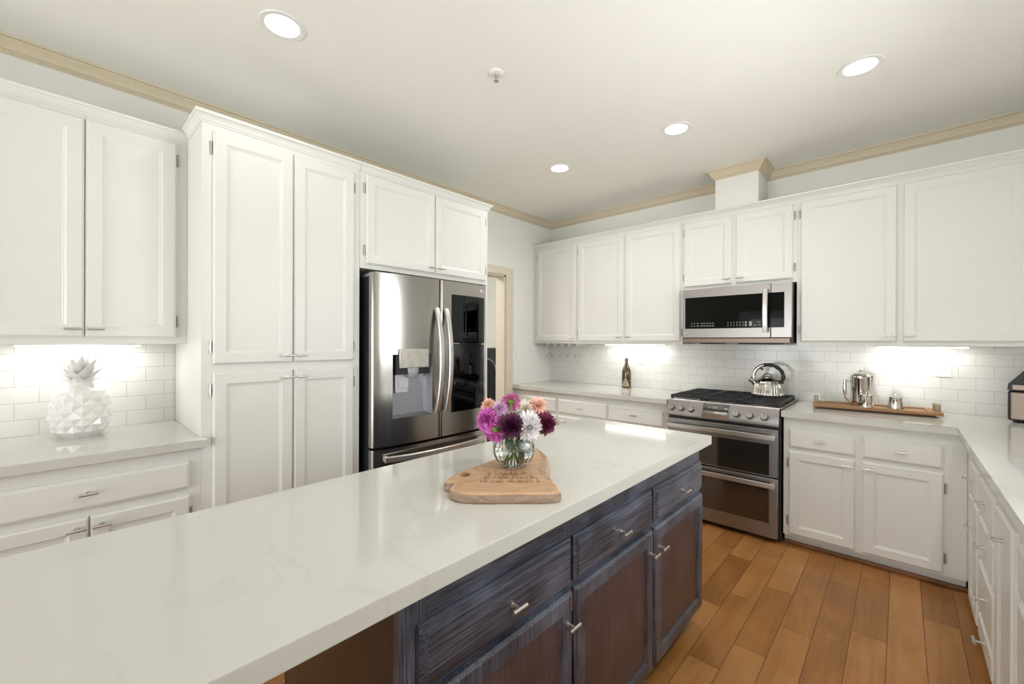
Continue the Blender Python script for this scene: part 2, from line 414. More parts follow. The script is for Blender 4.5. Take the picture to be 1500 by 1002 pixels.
# crown moulding (painted cream), swept profile: (out from wall, below ceiling)
CPROF = [(0, .070), (.006, .070), (.008, .064), (.014, .062), (.0145, .056), (.021, .054), (.022, .049), (.029, .036), (.040, .021), (.046, .016), (.048, .010), (.061, .009), (.062, 0), (0, 0)]
def crown(name, path, closed=False, mat=TRIMM, prof=CPROF, zt=CZ, parent=None):
    # path: list of (x, y, mx, my) where m is the mitre offset per unit of projection
    rings = [[(x + mx * a, y + my * a, zt - b) for a, b in prof] for x, y, mx, my in path]
    mb = MB(); mb.loops(rings); o = mb.build(name, mat, parent)
    return o
struct(crown('trim_1', [(WL, WF, 1, 0), (WL, WB, 1, -1), (-1.136, WB, -1, -1), (-1.136, 3.708, -1, -1), (-.82, 3.708, 1, -1), (-.82, WB, 1, -1), (WR, WB, -1, -1), (WR, WF, -1, 0)]))
sbox('wall_vent_chase', (-1.136, 3.708, 2.44), (-.82, WB, CZ), WALLM)
# door casing to the hall
mb = MB()
def casing(mb, pts):
    pr = [(0, 0), (0, .016), (.012, .02), (.085, .014), (.1, .018), (.113, .016), (.113, 0)]
    rings = []
    for (y, z, my, mz) in pts: rings.append([(WL + w, y + my * a, z + mz * a) for a, w in pr])
    mb.loops(rings)
casing(mb, [(DY1, 0, 1, 0), (DY1, DZ, 1, .72), (DY0, DZ, -1, .72), (DY0, 0, -1, 0)])
struct(mb.build('door_1', CASEM))
mb = MB(); mb.box((WL - TH, DY1 - .018, 0), (WL, DY1, DZ)).box((WL - TH, DY0, 0), (WL, DY0 + .018, DZ)).box((WL - TH, DY0, DZ - .018), (WL, DY1, DZ))
struct(mb.build('trim_2', CASEM))
# backsplash tile
TB = 4.01; TL = -3.08
sbox('wall_tile_back', (WL, TB, .914), (WR, WB, 1.3565), TILE_B)
sbox('wall_tile_left', (WL, -1.2, .914), (TL, .4675, 1.3565), TILE_L)

# ------------------------------------------------------------------ cabinets
def add_pull(F, u, w, z, parent, length=.058, name='pull', mat=NICKEL, vertical=False):
    mb = MB()
    mb.tube([F(u, w, z), F(u, w + .004, z), F(u, w + .0042, z), F(u, w + .026, z)], [.0075, .0075, .0045, .0045], 12)
    h = length / 2
    mb.tube([F(u - h, w + .028, z), F(u - h + .001, w + .028, z), F(u - .008, w + .028, z), F(u + .008, w + .028, z), F(u + h - .001, w + .028, z), F(u + h, w + .028, z)],
            [.0045, .0058, .0055, .0055, .0058, .0045], 12)
    return mb.build(name, mat, parent)
def add_hinge(F, u, z, parent, mat=HINGEM):
    mb = MB()
    fbox(mb, F, u - .006, u + .006, .0005, .004, z - .032, z + .032, .001, 1)
    mb.cyl(F(u, .006, z - .028), F(u, .006, z + .028), .005, 10)
    return mb.build('hinge', mat, parent)
def add_door(F, u0, u1, z0, z1, root, hinge='l', pull='bottom', mat=WHITE, pmat=None, prof=DOOR, hinges=True, hm=HINGEM, pz=None, pu=None):
    o = panel(MB(), F, u0, u1, z0, z1, prof).build('door', mat, root, angle=20)
    if pull:
        side = u1 - .034 if hinge == 'l' else u0 + .034
        if pu is not None: side = pu
        z = pz if pz is not None else (z0 + .038 if pull == 'bottom' else z1 - .038)
        add_pull(F, side, .02, z, o)
    if hinges:
        hu = u0 - .007 if hinge == 'l' else u1 + .007
        add_hinge(F, hu, z1 - .085, o, hm); add_hinge(F, hu, z0 + .085, o, hm)
    return o
def add_drawer(F, u0, u1, z0, z1, root, mat=WHITE, pull=True):
    o = panel(MB(), F, u0, u1, z0, z1, DRAWER).build('drawer', mat, root, angle=20)
    if pull: add_pull(F, (u0 + u1) / 2, .0205, (z0 + z1) / 2 + .004, o)
    return o
def cabinet(name, label, cat, F, u0, u1, z0, z1, depth, toe=None, mat=WHITE, group=None, crown_h=None, body_mat=None, ends=(0, 0), crown_ext=(0, 0)):
    c = F((u0 + u1) / 2, -depth / 2, 0 if toe else z0)
    root = thing(name, label, cat, c, 0, group)
    mb = MB(); zb = toe[0] if toe else z0
    fbox(mb, F, u0, u1, -depth, 0, zb, z1)
    mb.build('body', body_mat or mat, root)
    if toe:
        fbox(MB(), F, u0, u1, -depth, -toe[1], 0, zb).build('toe_kick', mat, root)
    if crown_h:
        h = crown_h
        # stepped cornice along the top front edge
        pr = [(0, 0), (.004, 0), (.006, .006), (.010, .010), (.012, h * .35), (.024, h * .72), (.028, h * .74), (.030, h), (0, h)]
        e0, e1 = crown_ext
        rings = []
        def ring(u, k, wback=None):
            return [F(u + k * a, (a if wback is None else wback), z1 - h + b) for a, b in pr]
        if e0: rings.append(ring(u0, -1, -e0))
        rings.append(ring(u0, -1 if e0 else 0)); rings.append(ring(u1, 1 if e1 else 0))
        if e1: rings.append(ring(u1, 1, -depth + .01))
        MB().loops(rings).build('cornice', mat, root, angle=25)
    return root

# --- left wall
FL = Face('+x', -2.76)
r = cabinet('upper_cabinet', 'white two-door wall cabinet above the ceramic pineapple', 'cabinet', FL, -.30, .4645, 1.357, 2.455, .3285, crown_h=.045)
add_door(FL, -.245, .083, 1.388, 2.39, r, 'l'); add_door(FL, .088, .417, 1.388, 2.39, r, 'r')
r = cabinet('upper_cabinet', 'white wall cabinet further left, mostly cut off by the left edge of the photo', 'cabinet', FL, -1.06, -.302, 1.357, 2.455, .3285, crown_h=.045)
add_door(FL, -1.005, -.68, 1.388, 2.39, r, 'l', hinges=False); add_door(FL, -.675, -.345, 1.388, 2.39, r, 'r', hinges=False)
FLB = Face('+x', -2.44)
r = cabinet('base_cabinet', 'white base cabinet with one wide drawer under the pineapple counter', 'cabinet', FLB, -.30, .4645, .09, .871, .635, toe=(.09, .06))
add_drawer(FLB, -.245, .420, .688, .813, r)
add_door(FLB, -.245, .088, .11, .655, r, 'l', 'top'); add_door(FLB, .093, .420, .11, .655, r, 'r', 'top')
r = cabinet('base_cabinet', 'white base cabinet behind the near end of the island, cut off at left', 'cabinet', FLB, -1.06, -.302, .09, .871, .635, toe=(.09, .06))
add_drawer(FLB, -1.005, -.345, .688, .813, r); add_door(FLB, -1.005, -.68, .11, .655, r, 'l', 'top', hinges=False); add_door(FLB, -.675, -.345, .11, .655, r, 'r', 'top', hinges=False)
mb = MB(); mb.prism([(TL, -1.06), (-2.40, -1.06), (-2.40, .481), (-2.437, .481), (-2.437, .463), (TL, .463)], .872, .914, .003)
tag(mb.build('countertop', QUARTZ), 'white quartz countertop under the ceramic pineapple by the pantry', 'countertop')
# pantry
r = cabinet('pantry_cabinet', 'tall white four-door pantry cabinet left of the fridge', 'cabinet', FLB, .465, 1.258, .09, 2.467, .635, toe=(.09, .06), crown_h=.05, crown_ext=(.275, 0))
add_door(FLB, .508, .870, 1.259, 2.388, r, 'l'); add_door(FLB, .876, 1.217, 1.259, 2.388, r, 'r')
add_door(FLB, .508, .870, .11, 1.219, r, 'l', 'top'); add_door(FLB, .876, 1.217, .11, 1.219, r, 'r', 'top')
# above the fridge
r = cabinet('upper_cabinet', 'white two-door cabinet above the stainless fridge', 'cabinet', FLB, 1.26, 2.345, 1.826, 2.467, .635, crown_h=.05, crown_ext=(0, 1))
add_door(FLB, 1.294, 1.816, 1.853, 2.408, r, 'l'); add_door(FLB, 1.822, 2.311, 1.853, 2.408, r, 'r')
MB().box((-3.075, 2.325, 0), (-2.44, 2.345, 1.8255)).build('side_panel', WHITE, r)

# --- back wall uppers
FB = Face('-y', 3.70)
zu0, zu1, CH = 1.357, 2.465, .038
r = cabinet('upper_cabinet', 'narrow white single-door wall cabinet in the corner above hanging stemware', 'cabinet', FB, WL, -2.4905, zu0, zu1, .31, crown_h=CH)
add_door(FB, -3.03, -2.508, 1.382, 2.40, r, 'l')
r = cabinet('upper_cabinet', 'white two-door wall cabinet above the wine bottle', 'cabinet', FB, -2.4895, -1.3985, zu0, zu1, .31, crown_h=CH)
add_door(FB, -2.474, -1.957, 1.382, 2.40, r, 'l'); add_door(FB, -1.933, -1.413, 1.382, 2.40, r, 'r', hinges=False)
add_hinge(FB, -1.405, 1.46, r.children[-1])
r = cabinet('upper_cabinet', 'short white two-door cabinet above the microwave', 'cabinet', FB, -1.3975, -.566, 1.823, zu1, .31, crown_h=CH)
add_door(FB, -1.383, -1.003, 1.848, 2.40, r, 'l'); add_door(FB, -.973, -.585, 1.848, 2.40, r, 'r')
r = cabinet('upper_cabinet', 'large white two-door wall cabinet right of the microwave, above the coffee set', 'cabinet', FB, -.565, WR, zu0, zu1, .31, crown_h=CH)
add_door(FB, -.541, -.019, 1.382, 2.40, r, 'l'); add_door(FB, .006, .53, 1.382, 2.40, r, 'r')

# --- back wall bases
FBB = Face('-y', 3.38)
r = cabinet('base_cabinet', 'white corner base cabinet behind the flowers, beside the doorway', 'cabinet', FBB, WL + .003, -2.506, .07, .871, .63, toe=(.07, .05))
add_drawer(FBB, -3.03, -2.524, .674, .809, r); add_door(FBB, -3.03, -2.524, .085, .645, r, 'l', 'top')
r = cabinet('base_cabinet', 'white base cabinet with two drawers left of the range', 'cabinet', FBB, -2.505, -1.385, .07, .871, .63, toe=(.07, .05))
add_drawer(FBB, -2.485, -1.955, .674, .809, r); add_drawer(FBB, -1.932, -1.425, .674, .809, r)
add_door(FBB, -2.485, -1.955, .085, .645, r, 'l', 'top', pu=-2.42); add_door(FBB, -1.932, -1.425, .085, .645, r, 'r', 'top')
r = cabinet('base_cabinet', 'white base cabinet with two drawers right of the range, under the coffee tray', 'cabinet', FBB, -.588, .269, .07, .871, .63, toe=(.07, .05))
add_drawer(FBB, -.557, -.206, .668, .797, r); add_drawer(FBB, -.173, .178, .668, .797, r)
add_door(FBB, -.557, -.206, .085, .645, r, 'l', 'top'); add_door(FBB, -.173, .178, .085, .645, r, 'r', 'top')
tag(MB().box((-.588, 3.405, 0), (.3, 3.4295, .022), .006).build('shoe_moulding', M('brown_shoe_wood', (.20, .085, .032), .45, var=.3, vscale=8)), 'thin dark brown shoe moulding on the floor below the base cabinet right of the range', 'moulding')
# --- right run
FR = Face('-x', .27)
RT = (.085, .05)
r = cabinet('base_cabinet', 'narrow white base cabinet on the right run, nearest the corner', 'cabinet', FR, 2.762, 4.0, .085, .871, .60, toe=RT)
add_drawer(FR, 2.79, 3.10, .65, .797, r); add_door(FR, 2.79, 3.10, .105, .63, r, 'r', 'top', pz=.535, pu=2.83, hinges=False)
r = cabinet('base_cabinet', 'white base cabinet with a stack of four drawers on the right run', 'cabinet', FR, 2.321, 2.761, .085, .871, .60, toe=RT)
for z0, z1 in ((.65, .797), (.46, .63), (.23, .44), (.105, .212)): add_drawer(FR, 2.345, 2.74, z0, z1, r)
r = cabinet('base_cabinet', 'white base cabinet with one tall door, right of the four-drawer stack', 'cabinet', FR, 1.96, 2.32, .085, .871, .60, toe=RT)
add_door(FR, 1.99, 2.30, .105, .797, r, 'l', 'top', pz=.715, pu=2.145, hinges=False)
r = cabinet('base_cabinet', 'white base cabinet on the right run, cut off at the lower right of the photo', 'cabinet', FR, 1.05, 1.959, .085, .871, .60, toe=RT)
[add_drawer(FR, 1.08, 1.90, a, b, r) for a, b in ((.65, .797), (.39, .63), (.105, .37))]

# --- countertops on the back and right walls
mb = MB().box((WL, 3.332, .872), (-1.383, TB, .914), .003)
tag(mb.build('countertop', QUARTZ), 'white quartz countertop under the wine bottle left of the range', 'countertop')
mb = MB(); mb.prism([(-.596, 3.335), (.231, 3.335), (.231, -1.2), (WR, -1.2), (WR, TB), (-.596, TB)], .872, .914, .003)
tag(mb.build('countertop', QUARTZ), 'white L-shaped quartz countertop under the coffee tray and right run', 'countertop')
r = cabinet('base_cabinet', 'white sink base cabinet under the right window', 'cabinet', FR, -1.2, 1.049, .085, .871, .60, toe=RT)
add_door(FR, -1.1, -.4, .105, .797, r, 'l', 'top', hinges=False); add_door(FR, -.35, .33, .105, .797, r, 'r', 'top', hinges=False)

# ------------------------------------------------------------------ island
FI = Face('+x', -.73)
isl = thing('island_cabinet', 'dark charcoal stained island cabinet with three drawers and three doors', 'island', (-1.03, 1.31, 0))
mb = MB().box((-1.34, .475, .10), (-.75, 2.13, .8705)); mb.build('body', ISL_V, isl)
mb = MB().box((-1.30, .53, 0), (-.80, 2.10, .10)); mb.build('toe_kick', ISL_V, isl)
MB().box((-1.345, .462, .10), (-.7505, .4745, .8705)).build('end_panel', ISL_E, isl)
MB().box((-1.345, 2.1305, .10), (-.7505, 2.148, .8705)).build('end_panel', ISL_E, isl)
mb = MB()
fbox(mb, FI, .5255, 2.1295, -.0195, 0, .7925, .8705); fbox(mb, FI, .5255, 2.1295, -.0195, 0, .60, .68); fbox(mb, FI, .5255, 2.1295, -.0195, 0, .10, .14)
mb.build('face_rail', ISL_H, isl)
for a, b in ((.462, .525), (1.02, 1.075), (1.57, 1.63), (2.13, 2.15)): fbox(MB(), FI, a, b, -.0199, .0003, .10, .8703).build('face_stile', ISL_V, isl)
IDOOR = [(0, 0), (0, .012), (.004, .014), (.009, .02), (.050, .02), (.053, .0175), (.060, .011), (.066, .0095)]
for k, (a, b) in enumerate(((.503, 1.040), (1.054, 1.594), (1.611, 2.150))):
    d = panel(MB(), FI, a, b, .655, .792, [(0, 0), (0, .009), (.006, .011), (.013, .0125), (.017, .019), (.021, .02)]).build('drawer', ISL_H, isl, angle=20)
    add_pull(FI, (a + b) / 2, .02, .721, d, .05)
    d = MB(); panel(d, FI, a, b, .085, .637, [(0, 0), (0, .012), (.004, .014), (.009, .02), (.050, .02), (.053, .0175), (.060, .011), (.0605, .004)])
    d = d.build('door', ISL_V, isl, angle=20)
    fbox(MB(), FI, a + .0595, b - .0595, .0045, .0105, .1445, .5775).build('panel', ISL_P, d)
    ku = (1.010, 1.562, 1.643)[k]
    add_pull(FI, ku, .02, .555, d, .05)
    if k: add_hinge(FI, a - .007, .60, d, COPPER)
MB().box((-1.125, .4615, .38), (-1.065, .458, .468), .004).build('outlet_cover', BLACKPL, isl)
MB().box((-1.345, -.56, 0), (-.735, -.52, .8705)).build('support_panel', ISL_V, isl)
mb = MB().box((-1.397, -.62, .871), (-.685, 2.197, .914), .003)
tag(mb.build('countertop', QUARTZ), 'long white veined quartz island top carrying the flowers', 'countertop')

# ------------------------------------------------------------------ fridge
def fridge():
    root = thing('refrigerator', 'stainless french-door fridge with ice dispenser and dark mirror panel', 'fridge', (-2.66, 1.76, 0))
    y0, y1, ym = 1.287, 2.237, 1.763
    xb, xf = -2.375, -2.292
    MB().box((-3.06, y0 + .012, .02), (-2.395, y1 - .012, 1.775), .004).build('body', DARKSTEEL, root)
    for a in (y0 + .02, y1 - .085):
        MB().box((-2.50, a, 1.775), (-2.33, a + .065, 1.797), .005).build('hinge_cover', GREYPL, root)
    def fx(y):
        t = (y - (y0 + y1) / 2) / ((y1 - y0) / 2)
        return xf - .012 * t * t - .036 * abs(t) ** 6
    def front(ya, yb, za, zb, holes=()):
        """convex front skin with rounded outer edges"""
        r = .016
        ys = []
        for i in range(7):
            a = math.pi / 2 * i / 6; ys.append((ya + r * (1 - math.sin(math.pi / 2 * i / 6 if True else 0)), 0))
        cols = []
        for i in range(6): a = math.pi / 2 * i / 6; cols.append((ya + r - r * math.cos(a), -r + r * math.sin(a)))
        inner = [ya + r + (yb - ya - 2 * r) * i / 14 for i in range(15)]
        for h in holes: inner += [h[0], h[1]]
        for y in sorted(set(inner)): cols.append((y, 0))
        for i in range(1, 7): a = math.pi / 2 * (1 - i / 6); cols.append((yb - r + r * math.cos(a), -r + r * math.sin(a)))
        zs = sorted({za, zb, *[h[2] for h in holes], *[h[3] for h in holes]})
        mb = MB(); bm = mb.bm
        G = [[bm.verts.new((fx(y) + o, y, z)) for z in zs] for y, o in cols]
        for i in range(len(cols) - 1):
            for j in range(len(zs) - 1):
                cy, cz = (cols[i][0] + cols[i + 1][0]) / 2, (zs[j] + zs[j + 1]) / 2
                if any(h[0] < cy < h[1] and h[2] < cz < h[3] for h in holes): continue
                bm.faces.new((G[i][j], G[i + 1][j], G[i + 1][j + 1], G[i][j + 1]))
        # sides, top, bottom, back
        for i in (0, -1):
            y = cols[i][0]; x = fx(y) + cols[i][1]
            mb.poly([(x, y, za), (x, y, zb), (xb, y, zb), (xb, y, za)])
        for z in (za, zb):
            mb.poly([(fx(y) + o, y, z) for y, o in cols] + [(xb, yb, z), (xb, ya, z)])
        mb.poly([(xb, ya, za), (xb, yb, za), (xb, yb, zb), (xb, ya, zb)])
        return mb
    dz0, dz1 = .728, 1.793
    h = (1.408, 1.698, .893, 1.292)
    dl = front(y0, ym - .003, dz0, dz1, [h]).build('door', STEELV, root)
    dl['label'] = 'stainless left fridge door with the ice and water dispenser'
    # dispenser
    xr = xf - .075
    mb = MB()
    for p in ([(xr, h[0] + .02, h[2]), (xr, h[1] - .02, h[2]), (xr, h[1] - .02, h[3]), (xr, h[0] + .02, h[3])],
              [(fx(h[0]), h[0], h[2]), (xr, h[0] + .02, h[2]), (xr, h[0] + .02, h[3]), (fx(h[0]), h[0], h[3])],
              [(xr, h[1] - .02, h[2]), (fx(h[1]), h[1], h[2]), (fx(h[1]), h[1], h[3]), (xr, h[1] - .02, h[3])],
              [(fx(h[0]), h[0], h[3]), (xr, h[0] + .02, h[3]), (xr, h[1] - .02, h[3]), (fx(h[1]), h[1], h[3])]): mb.poly(p)
    d = mb.build('dispenser_recess', M('dispenser_silver', (.42, .43, .46), .3, .6), dl)
    MB().poly([(fx(h[0]), h[0], h[2] + .001), (fx(h[1]), h[1], h[2] + .001), (xr, h[1] - .02, h[2] + .012), (xr, h[0] + .02, h[2] + .012)]).build('drip_tray', M('drip_tray_grey', (.22, .22, .23), .3, .7), dl)
    MB().box((xr + .001, h[0] + .022, 1.165), (xf - .012, h[1] - .022, 1.29)).build('dispenser_hood', BLACKPL, dl)
    MB().box((xf - .03, 1.446, 1.205), (xf + .004, 1.668, 1.326), .003).build('dispenser_panel', M('panel_steel', (.60, .57, .52), .35, 1, var=.12, vscale=25), dl)
    MB().lathe((xf - .035, 1.557, 1.142), [(.028, 0), (.034, .004), (.046, .035), (.048, .062)], 24).build('spout', GREYPL, dl)
    mb = MB().box((xr + .012, 1.452, 1.045), (xr + .022, 1.545, 1.18), .004).box((xr + .02, 1.470, 1.075), (xr + .028, 1.545, 1.15), .003)
    mb.build('lever', M('lever_light_grey', (.66, .67, .69), .3, .3), dl)
    # right door with mirrored panel
    g = (1.862, 2.196, .882, 1.702)
    drr = front(ym + .003, y1, dz0, dz1).build('door', STEELV, root)
    drr['label'] = 'stainless right fridge door with a dark mirrored glass panel'
    mb = MB(); n = 10
    rings = []
    for k in range(n + 1):
        y = g[0] + (g[1] - g[0]) * k / n; xx = fx(y)
        rings.append([(xx + .0035, y, g[2]), (xx + .0035, y, g[3]), (xx - .004, y, g[3]), (xx - .004, y, g[2])])
    mb.loops(rings).build('mirror_panel', MIRGLASS, drr)
    mb = MB(); mb.cyl((fx(2.158) + .0005, 2.158, 1.752), (fx(2.158) + .003, 2.158, 1.752), .0125, 24)
    text_bm(mb, 'LG', .024, Matrix.Translation((fx(2.19) + .0022, 2.192, 1.752)) @ Matrix.Rotation(math.pi / 2, 4, 'Z') @ Matrix.Rotation(math.pi / 2, 4, 'X'))
    mb.build('logo', LIGHTPRINT, drr)
    # freezer
    fr = front(y0, y1, .40, .712).build('freezer_drawer', STEELV, root)
    f2 = front(y0, y1, .07, .392).build('freezer_drawer', STEELV, root)
    def handle(par, y, za, zb, side):
        pts = []; n = 22
        for i in range(n + 1):
            t = i / n; z = za + (zb - za) * t
            bow = .008 + .058 * (1 - (2 * t - 1) ** 2) ** .8
            pts.append((fx(y) + bow, y, z))
        mb = MB(); rings = []
        for i, p in enumerate(pts):
            w, dd = .0165, .0115
            rings.append([(p[0] + dd, p[1] - w + .004, p[2]), (p[0] + dd, p[1] + w - .004, p[2]), (p[0] + dd * .4, p[1] + w, p[2]), (p[0] - dd, p[1] + w, p[2]), (p[0] - dd, p[1] - w, p[2]), (p[0] + dd * .4, p[1] - w, p[2])])
        mb.loops(rings)
        return mb.build('handle', STEELHI, par, angle=30)
    handle(dl, 1.725, .90, 1.60, 0); hr = handle(drr, 1.803, .90, 1.60, 1)
    MB().box((fx(1.80) + .066, 1.794, 1.305), (fx(1.80) + .0795, 1.812, 1.345), .002).build('door_in_door_button', GREYPL, hr)
    def hbar(par, z):
        n = 24; rings = []
        for i in range(n + 1):
            t = i / n; y = y0 + .06 + (y1 - y0 - .12) * t
            bow = .03 + .034 * (1 - (2 * t - 1) ** 2); x = fx(y) + bow; w = .017
            rings.append([(x + .009, y, z - w + .004), (x + .009, y, z + w - .004), (x + .004, y, z + w), (x - .009, y, z + w), (x - .009, y, z - w), (x + .004, y, z - w)])
        mb = MB().loops(rings)
        for y in (y0 + .075, y1 - .075): mb.box((fx(y) - .002, y - .014, z - .012), (fx(y) + .034, y + .014, z + .012), .003)
        mb.build('handle', STEELHI, par, angle=30)
    hbar(fr, .655); hbar(f2, .345)
    MB().box((-3.0, y0 + .02, 0), (-2.42, y1 - .02, .065)).build('base_grille', BLACKPL, root)
fridge()

# ------------------------------------------------------------------ microwave
def microwave():
    x0, x1, yf = -1.362, -.578, 3.60
    root = thing('microwave', 'stainless over-the-range microwave with black glass window and bar handle', 'microwave', ((x0 + x1) / 2, 3.8, 1.37))
    MB().box((x0 + .004, yf + .03, 1.37), (x1 - .001, 4.008, 1.818)).build('body', BLACKPL, root)
    F = Face('-y', yf)
    d = fbox(MB(), F, x0, -.7125, -.029, 0, 1.411, 1.8175, .004).build('door', STEELH, root)
    fbox(MB(), F, -1.338, -.7135, -.003, .0012, 1.487, 1.746).build('window', BLKGLASS, d)
    mb = MB(); n = 16; rings = []
    for i in range(n + 1):
        t = i / n; z = 1.452 + (1.772 - 1.452) * t; b = .026 + .016 * (1 - (2 * t - 1) ** 2); u = -.742; w = .017
        rings.append([F(u - w + .004, b + .009, z), F(u + w - .004, b + .009, z), F(u + w, b + .003, z), F(u + w, b - .009, z), F(u - w, b - .009, z), F(u - w, b + .003, z)])
    mb.loops(rings)
    for z in (1.464, 1.760): fbox(mb, F, -.754, -.730, 0, .03, z - .012, z + .012, .002)
    mb.build('handle', STEELHI, d, angle=30)
    mb = MB()
    random.seed(3)
    def key(u, z, w, hh): mb.box(F(u - w / 2, .0011, z - hh / 2), F(u + w / 2, .0018, z + hh / 2))
    for row, z in enumerate((1.530, 1.509)):
        for k, u in enumerate((-1.285, -1.262, -1.236, -1.206, -1.185, -1.162, -1.140, -1.117)): key(u, z, .016 if k > 1 else .011, .006 if row else .0045)
        for k in range(6): key(-1.005 + .0215 * k, z, .0055, .010)
        key(-.878, z, .014, .013)
    key(-.846, 1.519, .020, .034)
    for u, z in ((-.79, 1.530), (-.815, 1.509), (-.786, 1.509), (-.762, 1.509)): key(u, z, .018, .005)
    mb.build('button_legends', M('legend_grey', (.30, .30, .29), .5), d)
    mb = MB().cyl(F(-1.348, 0, 1.452), F(-1.348, .001, 1.452), .0055, 14)
    text_bm(mb, 'LG', .012, Matrix.Translation(F(-1.333, .0006, 1.452)) @ Matrix.Rotation(math.pi / 2, 4, 'X')); mb.build('logo', LIGHTPRINT, d)
    c = fbox(MB(), F, -.7115, x1, -.029, 0, 1.411, 1.8175, .004).build('control_panel', STEELH, root)
    fbox(MB(), F, -.7105, -.626, -.003, .0012, 1.487, 1.746).build('display', BLKGLASS, c)
    fbox(MB(), F, x0, x1 - .012, -.03, -.002, 1.371, 1.4085, .003).build('vent_grille', M('vent_bronze', (.20, .155, .13), .35, .8), root)
    mb = MB().box((-1.25, 3.68, 1.362), (-1.1, 3.9, 1.3705), .003).box((-.95, 3.66, 1.361), (-.68, 3.92, 1.3705), .003)
    mb.build('grease_filter', BLACKPL, root)
microwave()

